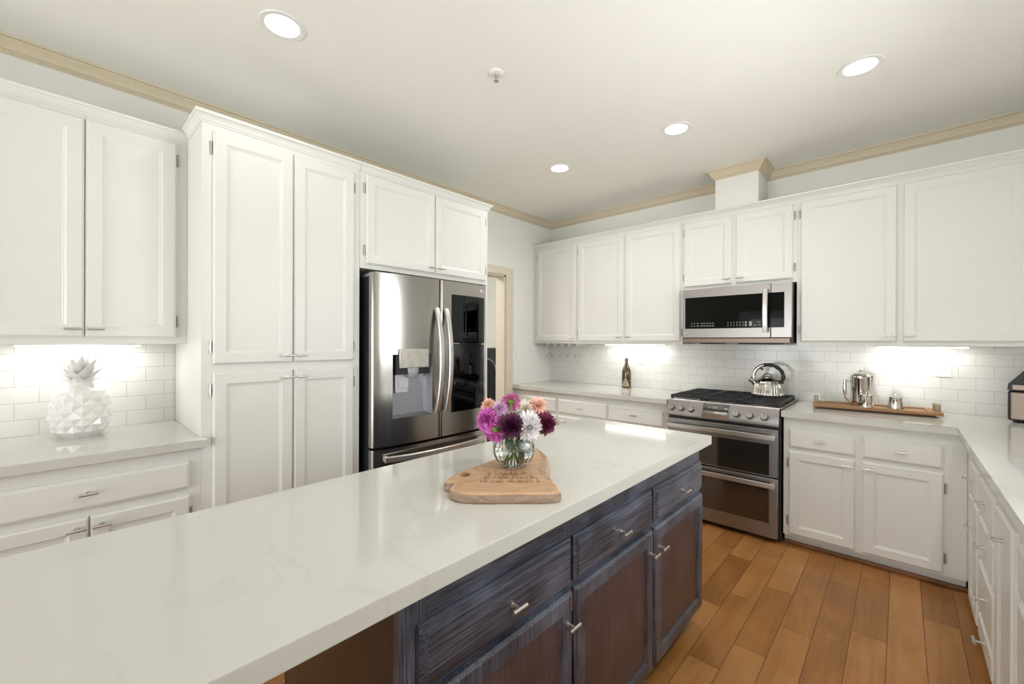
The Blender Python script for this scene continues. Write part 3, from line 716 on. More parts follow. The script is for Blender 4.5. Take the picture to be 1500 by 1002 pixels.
# ------------------------------------------------------------------ range
def cooker():
    x0, x1 = -1.374, -.606
    root = thing('gas_range', 'stainless double-oven gas range with six knobs and black grates', 'range', ((x0 + x1) / 2, 3.66, 0))
    MB().box((x0 + .003, 3.36, .03), (x1 - .003, 4.0, .905)).build('body', DARKSTEEL, root)
    # cooktop pan
    mb = MB().box((x0 - .006, 3.375, .9145), (x1 + .008, 3.995, .927), .004)
    ct = mb.build('cooktop', STEELH, root)
    # slanted control panel
    PY0, PZ0, PY1, PZ1 = 3.305, .801, 3.345, .921
    mb = MB(); pr = [(PY0, PZ0), (PY0 - .002, PZ0 + .006), (PY1 - .004, PZ1 - .005), (PY1 + .004, PZ1 + .004), (3.40, PZ1 + .004), (3.40, PZ0)]
    mb.loops([[(x, y, z) for y, z in pr] for x in (x0, x1)])
    cp = mb.build('control_panel', STEELH, root)
    nrm = Vector((0, -(PZ1 - PZ0), (PY1 - PY0))).normalized(); up = Vector((0, PY1 - PY0, PZ1 - PZ0)).normalized()
    def cpt(x, t, w): return Vector((x, PY0 + (PY1 - PY0) * t, PZ0 + (PZ1 - PZ0) * t)) + nrm * w
    for i, x in enumerate((-1.335, -1.262, -1.185, -.868, -.780, -.690)):
        mb = MB(); c = cpt(x, .48, 0); N_ = nrm
        a, b, cc = c + N_ * .001, c + N_ * .010, c + N_ * .034
        mb.tube([a, b], [.0315, .030], 28); mb.tube([b, b + N_ * .002, cc - N_ * .003, cc], [.026, .0255, .0225, .0205], 28)
        k = mb.build('knob', KNOBM, cp, angle=30)
        mb = MB(); s = Vector((1, 0, 0))
        q = [c + N_ * .0342 + s * sx * .0025 + up * su for sx, su in ((-1, .004), (1, .004), (1, .018), (-1, .018))]
        mb.poly(q).build('pointer', DARKPRINT, k)
    mb = MB(); a, b = -1.108, -.915
    for t0, t1, w in ((.07, .97, .004),): mb.loops([[cpt(a, t0, 0), cpt(b, t0, 0), cpt(b, t1, 0), cpt(a, t1, 0)], [cpt(a, t0, w), cpt(b, t0, w), cpt(b, t1, w), cpt(a, t1, w)]])
    ds = mb.build('display', STEELHI, cp)
    mb = MB(); mb.loops([[cpt(a + .006, .48, w), cpt(b - .006, .48, w), cpt(b - .006, .92, w), cpt(a + .006, .92, w)] for w in (.0035, .0048)])
    mb.build('screen', M('screen_grey', (.10, .10, .095), .12, 0, coat=1), ds)
    mb = MB(); R3 = Matrix((( 1, 0, 0), (0, up.y, nrm.y), (0, up.z, nrm.z))).to_4x4()
    text_bm(mb, '2:06', .02, Matrix.Translation(cpt(-1.02, .72, .0052)) @ R3); mb.build('clock_digits', LIGHTPRINT, ds)
    # oven doors
    F = Face('-y', 3.345)
    def odoor(z0, z1, wz0, wz1, hz):
        mb = MB(); w = .028
        d = fbox(mb, F, x0 + .004, x1 - .004, -.014, w, z0, z1, .004).build('oven_door', STEELH, root)
        fbox(MB(), F, x0 + .056, x1 - .056, w - .004, w + .0012, wz0, wz1).build('window', OVENGLASS, d)
        mb = MB()
        fbox(mb, F, x0 + .014, x1 - .014, w + .034, w + .050, hz - .017, hz + .017, .004)
        for u in (x0 + .016, x1 - .050): fbox(mb, F, u, u + .034, w - .002, w + .0345, hz - .0165, hz + .0165, .003)
        mb.build('handle', STEELHI, d)
        return d
    odoor(.452, .779, .462, .676, .728)
    d = odoor(.035, .444, .135, .37, .402)
    mb = MB(); text_bm(mb, 'LG STUDIO', .024, Matrix.Translation(F(-.99, .0285, .085)) @ Matrix.Rotation(math.pi / 2, 4, 'X')); mb.build('logo', DARKPRINT, d)
    MB().box((x0 + .02, 3.40, 0), (x1 - .02, 3.95, .03)).build('base', BLACKPL, root)
    # burners
    for bx, by, r in ((-1.22, 3.52, .045), (-1.22, 3.81, .036), (-.99, 3.66, .05), (-.76, 3.52, .036), (-.76, 3.81, .045)):
        b = MB().lathe((bx, by, .927), [(r * 1.25, 0), (r * 1.2, .008), (r, .010), (r, .016)], 24).build('burner', STEELHI, ct)
        MB().lathe((bx, by, .9435), [(r * .92, 0), (r * .95, .003), (r * .85, .007)], 24).build('burner_cap', BLACKPL, ct)
    # grates
    gx = [(x0 + .012, -1.118), (-1.112, -.868), (-.862, x1 - .010)]
    zt, hb = .957, .011
    for a, b in gx:
        mb = MB(); y0, y1 = 3.366, 3.965
        for y in (y0, y1): mb.box((a, y - .007, zt - .018), (b, y + .007, zt), .003, 1)
        for x in (a, b): mb.box((x - .0 if x == a else x - .012, y0, zt - .018), (x + .012 if x == a else x, y1, zt), .003, 1)
        for k in range(1, 8):
            y = y0 + (y1 - y0) * k / 8; mb.box((a, y - .0045, zt - hb), (b, y + .0045, zt), .002, 1)
        xm = (a + b) / 2; mb.box((xm - .0045, y0, zt - hb), (xm + .0045, y1, zt), .002, 1)
        for x in (a + .012, b - .012):
            for y in (y0, (y0 + y1) / 2, y1): mb.box((x - .007, y - .007, .9275), (x + .007, y + .007, zt - .01))
        mb.build('grate', IRON, root)
    MB().box((x1 - .001, 3.36, .02), (x1 + .007, 3.995, .86)).build('side_trim', BLACKPL, root)
cooker()

# ------------------------------------------------------------------ kettle
def kettle():
    root = thing('kettle', 'polished steel kettle with black arched handle on the range', 'kettle', (-.772, 3.805, .9575), math.radians(11))
    # local: spout toward -x
    n = 96; prof = [(.06, 0), (.100, .001), (.110, .006), (.1115, .012), (.107, .019), (.1045, .03), (.1005, .055), (.093, .085), (.081, .112), (.064, .132), (.048, .141), (.042, .143)]
    def mod(t, k, z):
        a = max(0, 1 - abs(z - .06) / .085) if z > .012 else .0
        return 1 + .034 * a * math.cos(14 * t) + (.018 * math.cos(14 * t) if .004 < z < .02 else 0)
    MB().lathe((0, 0, 0), prof, n, mod).build('body', POLISH, root, local=True, angle=60)
    MB().lathe((0, 0, .1405), [(.047, 0), (.047, .004), (.042, .008), (.022, .012), (.0, .0135)][:4], 32).build('lid', POLISH, root, local=True)
    pts = [(.028 * math.cos(math.pi * i / 12), 0, 0.149 + .022 * math.sin(math.pi * i / 12)) for i in range(13)]
    MB().tube(pts, .0035, 8).build('lid_loop', BLACKPL, root, local=True)
    MB().tube([(-.082, 0, .088), (-.098, 0, .108), (-.112, 0, .120), (-.124, 0, .128)], [.020, .019, .020, .021], 20).build('spout', POLISH, root, local=True)
    # handle arc
    def arc(t): # t 0..1 from spout side over the top to the rear
        a = math.radians(200 - 232 * t)
        return (.004 + .100 * math.cos(a), 0, .150 + .092 * math.sin(a))
    P = [arc(i / 30) for i in range(31)]
    MB().tube(P[2:13], .0095, 12, 1.4).build('handle_bracket', POLISH, root, local=True)
    MB().tube(P[12:31], [.0125 + .0016 * math.cos(i * 1.8) for i in range(19)], 12, 1.1).build('handle', BLACKRUB, root, local=True)
    MB().tube([arc(.30), (-.03, 0, .205), (-.038, 0, .198)], [.006, .007, .005], 10).build('trigger', BLACKPL, root, local=True)
    MB().tube([(-.098, 0, .112), P[1], P[3]], [.012, .011, .009], 12).build('spout_lever', POLISH, root, local=True)
    MB().tube([(.068, 0, .122), (.083, 0, .112), P[29]], [.008, .009, .010], 12).build('rear_bracket', BLACKPL, root, local=True)
kettle()

# ------------------------------------------------------------------ coffee tray
RZ = math.radians(5.5)
tray_m = Matrix.Translation((-.142, 3.752, .9142)) @ Matrix.Rotation(RZ, 4, 'Z')
def tray():
    root = thing('serving_tray', 'long wooden tray with block handles on the counter right of the range', 'tray', (-.142, 3.752, .9142), RZ)
    L_, D_ = .325, .118
    MB().box((-L_ + .035, -D_ + .02, 0), (L_ - .035, D_ - .02, .014), .002).build('foot', RUBBER, root, local=True)
    mb = MB()
    mb.box((-L_, -D_, .0145), (L_, D_, .026), .003)
    for s in (-1, 1):
        mb.box((-L_, s * D_, .0262), (L_, s * (D_ - .022), .034), .003)
        mb.box((s * L_, -D_ + .0225, .0262), (s * (L_ - .065), D_ - .0225, .034), .002)
    mb.build('deck', TRAYW, root, local=True)
    for s in (-1, 1):
        for y in (-.028, .022):
            MB().box((s * (L_ - .016) - .013, y - .021, .0342), (s * (L_ - .016) + .013, y + .021, .078), .003).build('handle_block', TRAYG, root, local=True)
tray()
def on_tray(name, label, cat, lx, ly, rz=0):
    p = tray_m @ Vector((lx, ly, .0265))
    return thing(name, label, cat, p, rz)
ROSE = M('mirror_polished_steel', (.74, .70, .66), .05, 1, var=.01)
def coffee():
    r = on_tray('coffee_pot', 'tall polished steel coffee pot on the wooden tray', 'coffee pot', -.058, .045, math.radians(8))
    MB().lathe((0, 0, 0), [(.050, 0), (.055, .002), (.055, .185), (.056, .188), (.054, .205), (.047, .213)], 40).build('body', ROSE, r, local=True, angle=30)
    MB().lathe((0, 0, .2135), [(.046, 0), (.043, .004), (.02, .009), (.005, .011), (.0045, .018), (.009, .024), (.0095, .030), (.005, .035)], 28).build('lid', ROSE, r, local=True)
    MB().tube([(-.052, 0, .165), (-.085, 0, .168)], .0055, 10).tube([(-.087, 0, .178), (-.089, 0, .12), (-.087, 0, .08), (-.078, 0, .045), (-.062, 0, .022), (-.052, 0, .018)], [.0085, .0105, .0105, .008, .006, .005], 12).build('handle', ROSE, r, local=True)
    mb = MB(); mb.loops([[(.040, -.024, .205), (.064, 0, .203), (.040, .024, .205)], [(.045, -.020, .178), (.062, 0, .176), (.045, .020, .178)], [(.05, -.004, .135), (.054, 0, .134), (.05, .004, .135)]]).build('spout', ROSE, r, local=True)
    c = on_tray('creamer', 'small polished steel creamer standing in front of the coffee pot', 'creamer', -.036, -.058, math.radians(100))
    MB().lathe((0, 0, 0), [(.042, 0), (.043, .002), (.034, .078), (.036, .083), (.032, .084), (.03, .02)], 36).build('body', ROSE, c, local=True, angle=30)
    MB().tube([(-.034, 0, .075), (-.058, 0, .07), (-.062, 0, .045), (-.04, 0, .018)], .0045, 10).build('handle', ROSE, c, local=True)
    MB().lathe((0, 0, .0842), [(.031, 0), (.028, .005), (.01, .009), (.004, .011), (.006, .017), (.003, .02)], 24).build('lid', ROSE, c, local=True)
    s = on_tray('sugar_bowl', 'small polished steel sugar bowl alone on the right half of the tray', 'sugar bowl', .118, .015)
    MB().lathe((0, 0, 0), [(.041, 0), (.042, .002), (.034, .066), (.035, .070), (.032, .071)], 36).build('body', ROSE, s, local=True, angle=30)
    MB().lathe((0, 0, .0713), [(.033, 0), (.031, .005), (.015, .010), (.004, .011), (.004, .015), (.008, .018), (.003, .021)], 28).build('lid', ROSE, s, local=True)
coffee()

# ------------------------------------------------------------------ toaster oven in the corner
def toaster():
    root = thing('toaster_oven', 'taupe and black countertop toaster oven in the right corner', 'toaster oven', (.628, 3.86, .914), math.radians(-14))
    w, d = .145, .13
    F = Face('-y', -d)
    MB().box((-w, -d + .006, .012), (w, d, .188), .012, 3).build('body', BLACKPL, root, local=True)
    fr = MB().box((-w + .012, -d - .004, .020), (w - .012, -d + .02, .178), .006, 3).build('front', M('taupe_metal', (.27, .22, .18), .35, .55), root, local=True)
    MB().box((-w + .065, -d - .0055, .05), (w - .02, -d - .003, .140), .004).build('window', M('dark_blue_glass', (.02, .03, .055), .08, coat=1), fr, local=True)
    MB().box((-w + .018, -d - .002, .192), (w - .018, -d + .02, .222), .003).build('trim_band', M('taupe_metal_band', (.30, .25, .205), .35, .55), root, local=True)
    mb = MB(); mb.loops([[(-w, -d, .189), (w, -d, .189), (w, d, .189), (-w, d, .189)], [(-w + .003, -d + .002, .226), (w - .003, -d + .002, .226), (w - .003, d, .226), (-w + .003, d, .226)], [(-w + .055, -d + .05, .300), (w - .055, -d + .05, .300), (w - .055, d, .300), (-w + .055, d, .300)]])
    mb.build('hood', BLACKPL, root, local=True)
    for x in (-w + .03, w - .03):
        for y in (-d + .03, d - .03): MB().cyl((x, y, 0), (x, y, .013), .012).build('foot', BLACKPL, root, local=True)
toaster()

# ------------------------------------------------------------------ bottle
def bottle():
    root = thing('wine_bottle', 'dark bronze wine bottle standing on the counter left of the range', 'bottle', (-2.035, 3.905, .914))
    MB().lathe((0, 0, 0), [(.035, 0), (.044, .003), (.046, .01), (.046, .155), (.043, .175), (.032, .205), (.020, .232), (.0155, .25), (.0150, .262)], 32).build('body', BOTTLEM, root, local=True, angle=60)
    MB().lathe((0, 0, .2622), [(.0158, 0), (.0165, .002), (.0165, .034), (.014, .036)], 24).build('capsule', M('bronze_foil', (.20, .145, .10), .35, .7), root, local=True)
    mb = MB(); rings = []
    for k in range(13):
        t = -1 + 2 * k / 12; a = -math.pi / 2 + .28 + t * .75; rr = .0468
        top = .105 - .075 * abs(t) ** 1.2 + .0
        rings.append([(rr * math.cos(a), rr * math.sin(a), .018), (rr * math.cos(a), rr * math.sin(a), max(.024, top))])
    mb.loops(rings, False, False, close=False).build('bottle_label', LABELM, root, local=True)
    mb = MB(); 
    for zz, s in ((.07, .008), (.04, .010)):
        a = -math.pi / 2 + .28; mb.box((.0472 * math.cos(a) - s, .0472 * math.sin(a) - .002, zz - .005), (.0472 * math.cos(a) + s, .0472 * math.sin(a) + .001, zz + .005))
    mb.build('label_emblem', M('emblem_brown', (.11, .06, .025), .5), root, local=True)
bottle()

# ------------------------------------------------------------------ ceramic pineapple
def pineapple():
    root = thing('ceramic_pineapple', 'white ceramic pineapple ornament on the left counter under the cabinet light', 'ornament', (-2.905, .078, .914), .35)
    rows = 4; na = 10; mb = MB(); bm = mb.bm
    def rad(t): return .060 + (.103 - .060) * math.sin(math.pi * min(1, (t + .02) / .98) ** .82) ** .75 if t < .55 else .046 + (.103 - .046) * max(0, math.cos(math.pi / 2 * ((t - .42) / .58))) ** .46
    H = .250; NR = 2 * rows
    V = []
    for i in range(NR + 1):
        t = i / NR; z = H * t; r = rad(t); off = (i % 2) * .5
        V.append([bm.verts.new((r * math.cos(2 * math.pi * (j + off) / na), r * math.sin(2 * math.pi * (j + off) / na), z)) for j in range(na)])
    # diamonds: bottom V[i-1], sides V[i], top V[i+1]
    for i in range(1, NR):
        off = i % 2
        for j in range(na):
            l, rr = V[i][j], V[i][(j + 1) % na]
            jj = (j + off) % na if off else j % na
            k = (j + 1) % na if off else j
            b, tp = V[i - 1][k], V[i + 1][k]
            c = (l.co + rr.co + b.co + tp.co) / 4
            o = Vector((c.x, c.y, 0)).normalized(); p = bm.verts.new(c + o * .013 + Vector((0, 0, -.002)))
            for q, s in ((l, b), (b, rr), (rr, tp), (tp, l)): bm.faces.new((q, s, p))
    for i in (0, NR):
        off = i % 2; ii = 1 if i == 0 else NR - 1
        for j in range(na):
            pass
    bm.faces.new(V[0]); bm.faces.new(V[NR])
    for i, ii in ((0, 1), (NR, NR - 1)):
        for j in range(na):
            a, b = V[i][j], V[i][(j + 1) % na]
            c = V[ii][j % na] if (i % 2 == 0 and ii % 2 == 1) else V[ii][(j + 1) % na]
            try: bm.faces.new((a, b, c))
            except ValueError: pass
    mb.build('body', CERAMIC, root, local=True, angle=14)
    MB().lathe((0, 0, .242), [(.050, 0), (.040, .02), (.036, .04), (.03, .07)], 24).build('neck', CERAMIC, root, local=True)
    random.seed(11)
    mb = MB()
    def leaf(a, z, ln, tilt, w):
        n = 7; rings = []
        d = Vector((math.cos(a), math.sin(a), 0)); s = Vector((-math.sin(a), math.cos(a), 0))
        p = d * .030 + Vector((0, 0, z)); ang = tilt
        for k in range(n + 1):
            t = k / n; ww = w * (1 - t) ** .7 * (.8 + .5 * math.sin(math.pi * min(1, t + .1))) + .001; th = .006 * (1 - t) + .0012
            nn = (d * -math.sin(ang) + Vector((0, 0, 1)) * math.cos(ang))
            fw = d * math.cos(ang) + Vector((0, 0, 1)) * math.sin(ang)
            rings.append([p - s * ww, p - nn * th, p + s * ww, p + nn * th * .3])
            p = p + fw * ln / n; ang -= .06
        mb.loops(rings)
    for ring, (z, ln, tilt, w, cnt) in enumerate(((.258, .068, .62, .021, 8), (.274, .092, .84, .023, 8), (.290, .104, 1.08, .022, 7), (.300, .100, 1.28, .020, 6), (.305, .084, 1.5, .016, 4))):
        for k in range(cnt): leaf(2 * math.pi * (k + .5 * (ring % 2)) / cnt + .2, z, ln, tilt, w)
    mb.build('leaf_crown', CERAMIC, root, local=True)
pineapple()

# ------------------------------------------------------------------ cutting board, vase, flowers
def smooth_closed(pts, n=8):
    out = []; m = len(pts)
    for i in range(m):
        p0, p1, p2, p3 = [Vector(pts[(i + k - 1) % m]) for k in range(4)]
        for j in range(n):
            t = j / n
            out.append(.5 * ((2 * p1) + (-p0 + p2) * t + (2 * p0 - 5 * p1 + 4 * p2 - p3) * t * t + (-p0 + 3 * p1 - 3 * p2 + p3) * t ** 3))
    return out
ZB = .9142
def board():
    root = thing('cutting_board', 'live-edge wooden cutting board with burnt script under the glass vase', 'cutting board', (-.95, 1.02, ZB))
    base = [(-1.052,.838),(-1.038,.814),(-1.014,.811),(-.998,.829),(-.992,.806),(-.966,.779),(-.915,.782),(-.858,.826),(-.80,.885),(-.755,.926),(-.718,.976),(-.735,1.006),(-.79,1.046),(-.845,1.098),(-.90,1.17),(-.962,1.243),(-1.02,1.29),(-1.08,1.318),(-1.098,1.26),(-1.10,1.17),(-1.096,1.08),(-1.085,.985),(-1.073,.90),(-1.062,.862)]
    o = smooth_closed(base, 6); c = Vector((-.965, 1.03))
    hole = [Vector((-1.035 + .021 * math.cos(a) * .75 - .012 * math.sin(a), .897 + .021 * math.sin(a) + .008 * math.cos(a))) for a in [2 * math.pi * k / 24 for k in range(24)]]
    def ins(p, d): 
        v = (c - p); return p + v.normalized() * d
    mb = MB(); bm = mb.bm
    prof = [(.006, 0), (0, .004), (.0, .016), (.004, .025), (.009, .029), (.014, .030)]
    rings = [[bm.verts.new((*ins(p, d), ZB + z)) for p in o] for d, z in prof]
    n = len(o)
    for a, b in zip(rings[3:], rings[4:]):
        for i in range(n): bm.faces.new((a[i], a[(i + 1) % n], b[(i + 1) % n], b[i]))
    for i in range(n): bm.faces.new((rings[0][i], rings[0][(i + 1) % n], rings[1][(i + 1) % n], rings[1][i]))
    sd = MB().loops([[(*ins(p, d), ZB + z) for p in o] for d, z in prof[1:4]], False, False)
    ht = [bm.verts.new((p.x, p.y, ZB + .030)) for p in hole]; hb_ = [bm.verts.new((p.x, p.y, ZB)) for p in hole]
    for i in range(24): bm.faces.new((ht[i], ht[(i + 1) % 24], hb_[(i + 1) % 24], hb_[i]))
    for outer, inner in ((rings[-1], ht), (rings[0], hb_)):
        es = [bm.edges.get((outer[i], outer[(i + 1) % n])) for i in range(n)] + [bm.edges.get((inner[i], inner[(i + 1) % 24])) for i in range(24)]
        bmesh.ops.triangle_fill(bm, edges=es, use_beauty=True)
    ob = mb.build('board', BOARDW, root, angle=50)
    sd.build('bark_edge', wood('board_bark_edge', (.22, .145, .095), (.31, .215, .15), (.40, .30, .22), (18, 18, 60)), root, angle=60)
    # light live edge strip along the right side
    mb = MB(); seg = [p for p in o[12 * 6:17 * 6 + 1]]
    rings = []
    for k, p in enumerate(seg):
        t = k / (len(seg) - 1); q = .020 * math.sin(math.pi * min(1, max(0.05, t * .9 + .05))) + .003
        rings.append([(*ins(p, -.0006), ZB + .006), (*ins(p, .003), ZB + .0262), (*ins(p, .012), ZB + .0312), (*ins(p, .014 + q), ZB + .0312), (*ins(p, .014 + q), ZB + .0295)])
    mb.loops(rings, True, True, close=False).build('live_edge', BARKW, root)
    # burnt script: rows of short looping pen strokes
    random.seed(21); mb = MB()
    z = ZB + .0305
    e1 = Vector((.735, .678)).normalized(); e2 = Vector((-.678, .735)).normalized()
    org = Vector((-.938, .878))
    def stroke(pts, r=.0011): mb.tube([(p.x, p.y, z) for p in pts], r, 6, .35)
    for row in range(3):
        x = -.004 + row * .010; top = .018 + .038 * row; X1 = (.180, .172, .130)[row]
        while x < X1:
            hgt = random.choice((.013, .016, .030, .035, .018)); w = random.uniform(.006, .010)
            b = org + e1 * x + e2 * (top - .012); lean = random.uniform(.002, .007)
            stroke([b + e1 * lean + e2 * hgt, b + e2 * .003, b + e1 * w * .4, b + e1 * w + e2 * hgt * .45, b + e1 * (w + .002)], random.uniform(.0006, .0012))
            x += w + random.uniform(.002, .006)
            if random.random() < .16: x += .009
    for (px, py) in ((-.982, .984), (-.905, 1.042), (-.862, 1.028)):
        mb.lathe((px, py, z - .0003), [(.0032, 0), (.0028, .0008)], 10)
    mb.build('burnt_lettering', M('burnt_wood', (.085, .042, .02), .7, var=.3), root)
board()

VX, VY, VZ = -.985, 1.076, ZB + .0302
def vase():
    root = thing('flower_vase', 'round cut-glass vase of dahlias on the cutting board', 'vase', (VX, VY, VZ))
    n = 48
    out = [(.026, .0), (.034, .001), (.047, .009), (.060, .022), (.070, .038), (.0755, .056), (.0745, .074), (.068, .092), (.061, .104), (.059, .110)]
    q = 2 * math.pi / 12
    def mod(t, k, z): return math.cos(q / 2) / math.cos((t + (k % 2) * 0) % q - q / 2) * (1 + .004 * (k % 2)) if z > .005 else 1
    inn = [(r - .0035, max(z, .006)) for r, z in out[::-1]]; inn = [(r, z) for r, z in inn if r > .022]
    mb = MB()
    rings = []
    for k, (r, z) in enumerate(out):
        rings.append([((r * mod(2 * math.pi * i / n, k, z)) * math.cos(2 * math.pi * i / n), (r * mod(2 * math.pi * i / n, k, z)) * math.sin(2 * math.pi * i / n), z) for i in range(n)])
    for r, z in inn:
        rings.append([(r * math.cos(2 * math.pi * i / n), r * math.sin(2 * math.pi * i / n), z) for i in range(n)])
    mb.loops(rings).build('bowl', GLASS, root, local=True, angle=13)
    w = thing('vase_water', 'clear water filling the lower half of the cut-glass vase', 'water', (VX, VY, VZ + .0065))
    MB().lathe((0, 0, 0), [(.022, .0005), (.040, .006), (.054, .018), (.0645, .034), (.0705, .052), (.0712, .058)], 40).build('water', WATER, w, local=True, angle=60)
vase()

def petal_mat(name, c_in, c_out):
    m, N, L, B = new_mat(name)
    tc = N.new('ShaderNodeTexCoord'); ln = N.new('ShaderNodeVectorMath'); ln.operation = 'LENGTH'; L.new(tc.outputs['Object'], ln.inputs[0])
    nz = N.new('ShaderNodeTexNoise'); nz.inputs['Scale'].default_value = 60; L.new(tc.outputs['Object'], nz.inputs['Vector'])
    ad = N.new('ShaderNodeMath'); ad.operation = 'MULTIPLY_ADD'; ad.inputs[1].default_value = 22; L.new(ln.outputs['Value'], ad.inputs[0])
    sb = N.new('ShaderNodeMath'); sb.operation = 'MULTIPLY_ADD'; sb.inputs[1].default_value = .5; sb.inputs[2].default_value = -.3; L.new(nz.outputs['Fac'], sb.inputs[0]); L.new(sb.outputs[0], ad.inputs[2])
    r = ramp(N, [(.1, c_in), (.9, c_out)]); L.new(ad.outputs[0], r.inputs[0]); L.new(r.outputs[0], B.inputs['Base Color'])
    B.inputs['Roughness'].default_value = .55; B.inputs['Subsurface Weight'].default_value = .12; B.inputs['Subsurface Radius'].default_value = (.01, .006, .006); B.inputs['Subsurface Scale'].default_value = .3
    return m
STEMM = M('flower_stem_green', (.10, .19, .035), .5, var=.25, vscale=30)
LEAFM = M('flower_leaf_green', (.035, .12, .035), .45, var=.3, vscale=30)
CALYX = M('calyx_green', (.16, .33, .03), .5, var=.25, vscale=60)
P_MAG = petal_mat('magenta_petals', (.60, .08, .30), (.66, .17, .56))
P_PLUM = petal_mat('plum_petals', (.02, .002, .014), (.085, .007, .05))
P_WHITE = petal_mat('white_petals', (.88, .82, .52), (.86, .83, .86))
P_BURG = petal_mat('burgundy_petals', (.10, .008, .022), (.18, .022, .075))
P_PEACH = petal_mat('peach_petals', (.86, .50, .34), (.88, .58, .52))
P_PINK = petal_mat('pink_petals', (.55, .10, .28), (.70, .25, .47))
P_LAV = petal_mat('lavender_petals', (.72, .42, .62), (.80, .58, .80))
def dahlia(label, px, py, pz, rad, mat, toward, layers=5, cnt=15, back=False, leaf=False, seed=0, pw=.25):
    """toward: direction the bloom's face points"""
    random.seed(seed)
    root = thing('dahlia', label, 'flower', (VX, VY, VZ + .01), 0, 'dahlias in the glass vase')
    c = Vector((px, py, pz)); ax = Vector(toward).normalized()
    q = ax.to_track_quat('Z', 'Y').to_matrix().to_4x4()
    T = Matrix.Translation(c) @ q
    mb = MB(); bm = mb.bm
    for l in range(layers):
        f = l / max(1, layers - 1)
        el = math.radians(-8 + 78 * f) ; ln = rad * (1 - .50 * f); w = rad * pw * (1 - .35 * f); n = max(5, int(cnt * (1 - .45 * f)))
        for k in range(n):
            a = 2 * math.pi * (k + .5 * (l % 2)) / n + random.uniform(-.08, .08); e = el + random.uniform(-.12, .12); LL = ln * random.uniform(.9, 1.08)
            d = Vector((math.cos(a), math.sin(a), 0)); s = Vector((-math.sin(a), math.cos(a), 0)); zz = Vector((0, 0, 1))
            rows = []
            for i, (t, wf) in enumerate(((.08, .35), (.35, .85), (.65, 1.0), (.88, .65), (1.0, .10))):
                ang = e - .35 * t * (1 - f) + .2 * f * t
                p = (d * math.cos(ang) + zz * math.sin(ang)) * LL * t + zz * (.06 * rad * l)
                nn = (zz * math.cos(ang) - d * math.sin(ang)); cup = .42 * w * wf
                rows.append((p - s * w * wf * .5 + nn * cup * .5, p - nn * cup * .2, p + s * w * wf * .5 + nn * cup * .5))
            vs = [[bm.verts.new(v) for v in r_] for r_ in rows]
            for r0, r1 in zip(vs, vs[1:]):
                for i in range(2): bm.faces.new((r0[i], r0[i + 1], r1[i + 1], r1[i]))
    me = mb.build('bloom', mat, None, local=True, angle=80)
    me.parent = root; me.matrix_local = Matrix.Translation(-Vector(root.location)) @ T
    MB().lathe((0, 0, 0), [(.0035, -.010), (.010, -.007), (.013, -.001), (.009, .004)], 14).xform(T).build('calyx', CALYX, root)
    base = Vector((VX + (px - VX) * -.35, VY + (py - VY) * -.35, VZ + .014))
    st = c - ax * .009; rim = Vector((VX + (px - VX) * .38, VY + (py - VY) * .38, VZ + .105))
    pts = []
    for i in range(13):
        t = i / 12
        pts.append((1 - t) ** 3 * st + 3 * (1 - t) ** 2 * t * (st - ax * .03) + 3 * (1 - t) * t * t * rim + t ** 3 * base)
    MB().tube(pts, .0024, 8).build('stem', STEMM, root)
    if leaf:
        for sg in (leaf if isinstance(leaf, (list, tuple)) else [leaf]):
            p0 = rim + Vector((0, 0, .0)); dirv = Vector((sg[0], sg[1], sg[2])).normalized(); s = dirv.cross(Vector((0, 0, 1))).normalized(); nrm = s.cross(dirv)
            rows = []; mb = MB()
            for i, (t, wf) in enumerate(((0, .1), (.25, .75), (.5, 1), (.75, .7), (1, .04))):
                p = p0 + dirv * .05 * t - nrm * .012 * t * t; w = .015 * wf
                rows.append([p - s * w + nrm * .002, p - nrm * .0005, p + s * w + nrm * .002, p + nrm * .0006])
            mb.loops(rows).build('leaf', LEAFM, root)
    return root
# image-plane axes at the vase, used only to lay out the bouquet around its centre
VR_ = Vector((.735, .679, 0)); VF_ = Vector((-.679, .734, 0))
def fpos(dx, dz, df): 
    v = Vector((VX, VY, 0)) + VR_ * dx + VF_ * df; return v.x, v.y, VZ + dz
tc_ = lambda dx, up, fw=-1: VR_ * dx + VF_ * fw + Vector((0, 0, up))
FLW = [
 ('magenta dahlia facing left on the left side of the bouquet', (-.088, .160, -.015), .052, P_MAG, tc_(-.55, .3), 7, 24, False),
 ('magenta dahlia hanging low over the front left rim of the vase', (-.062, .132, -.045), .050, P_MAG, tc_(-.12, -.75, .55), 5, 26, False),
 ('small peach dahlia peeking above the magenta one at left', (-.088, .204, .02), .035, P_PEACH, tc_(-.3, .7), 6, 17, False),
 ('small pale lavender dahlia behind the plum one', (-.048, .196, .0), .036, P_LAV, tc_(-.1, .5), 7, 24, False),
 ('pink dahlia topmost in the bouquet, seen from behind', (-.010, .222, .005), .040, P_PINK, tc_(.05, .35, .8), 5, 24, False),
 ('dark plum dahlia at the front centre of the bouquet', (-.010, .150, -.06), .050, P_PLUM, tc_(.02, .1), 7, 28, False),
 ('large white dahlia right of the plum one', (.048, .144, -.035), .060, P_WHITE, tc_(.15, .05), 7, 24, False),
 ('white dahlia standing behind the large white one', (.040, .194, .01), .043, P_WHITE, tc_(.05, .5), 6, 20, False),
 ('peach pink dahlia at the upper right of the bouquet', (.082, .204, .01), .043, P_PEACH, tc_(.3, .5), 6, 19, False),
 ('burgundy dahlia at the far right of the bouquet', (.106, .150, -.015), .047, P_BURG, tc_(.5, .05), 7, 24, False)]
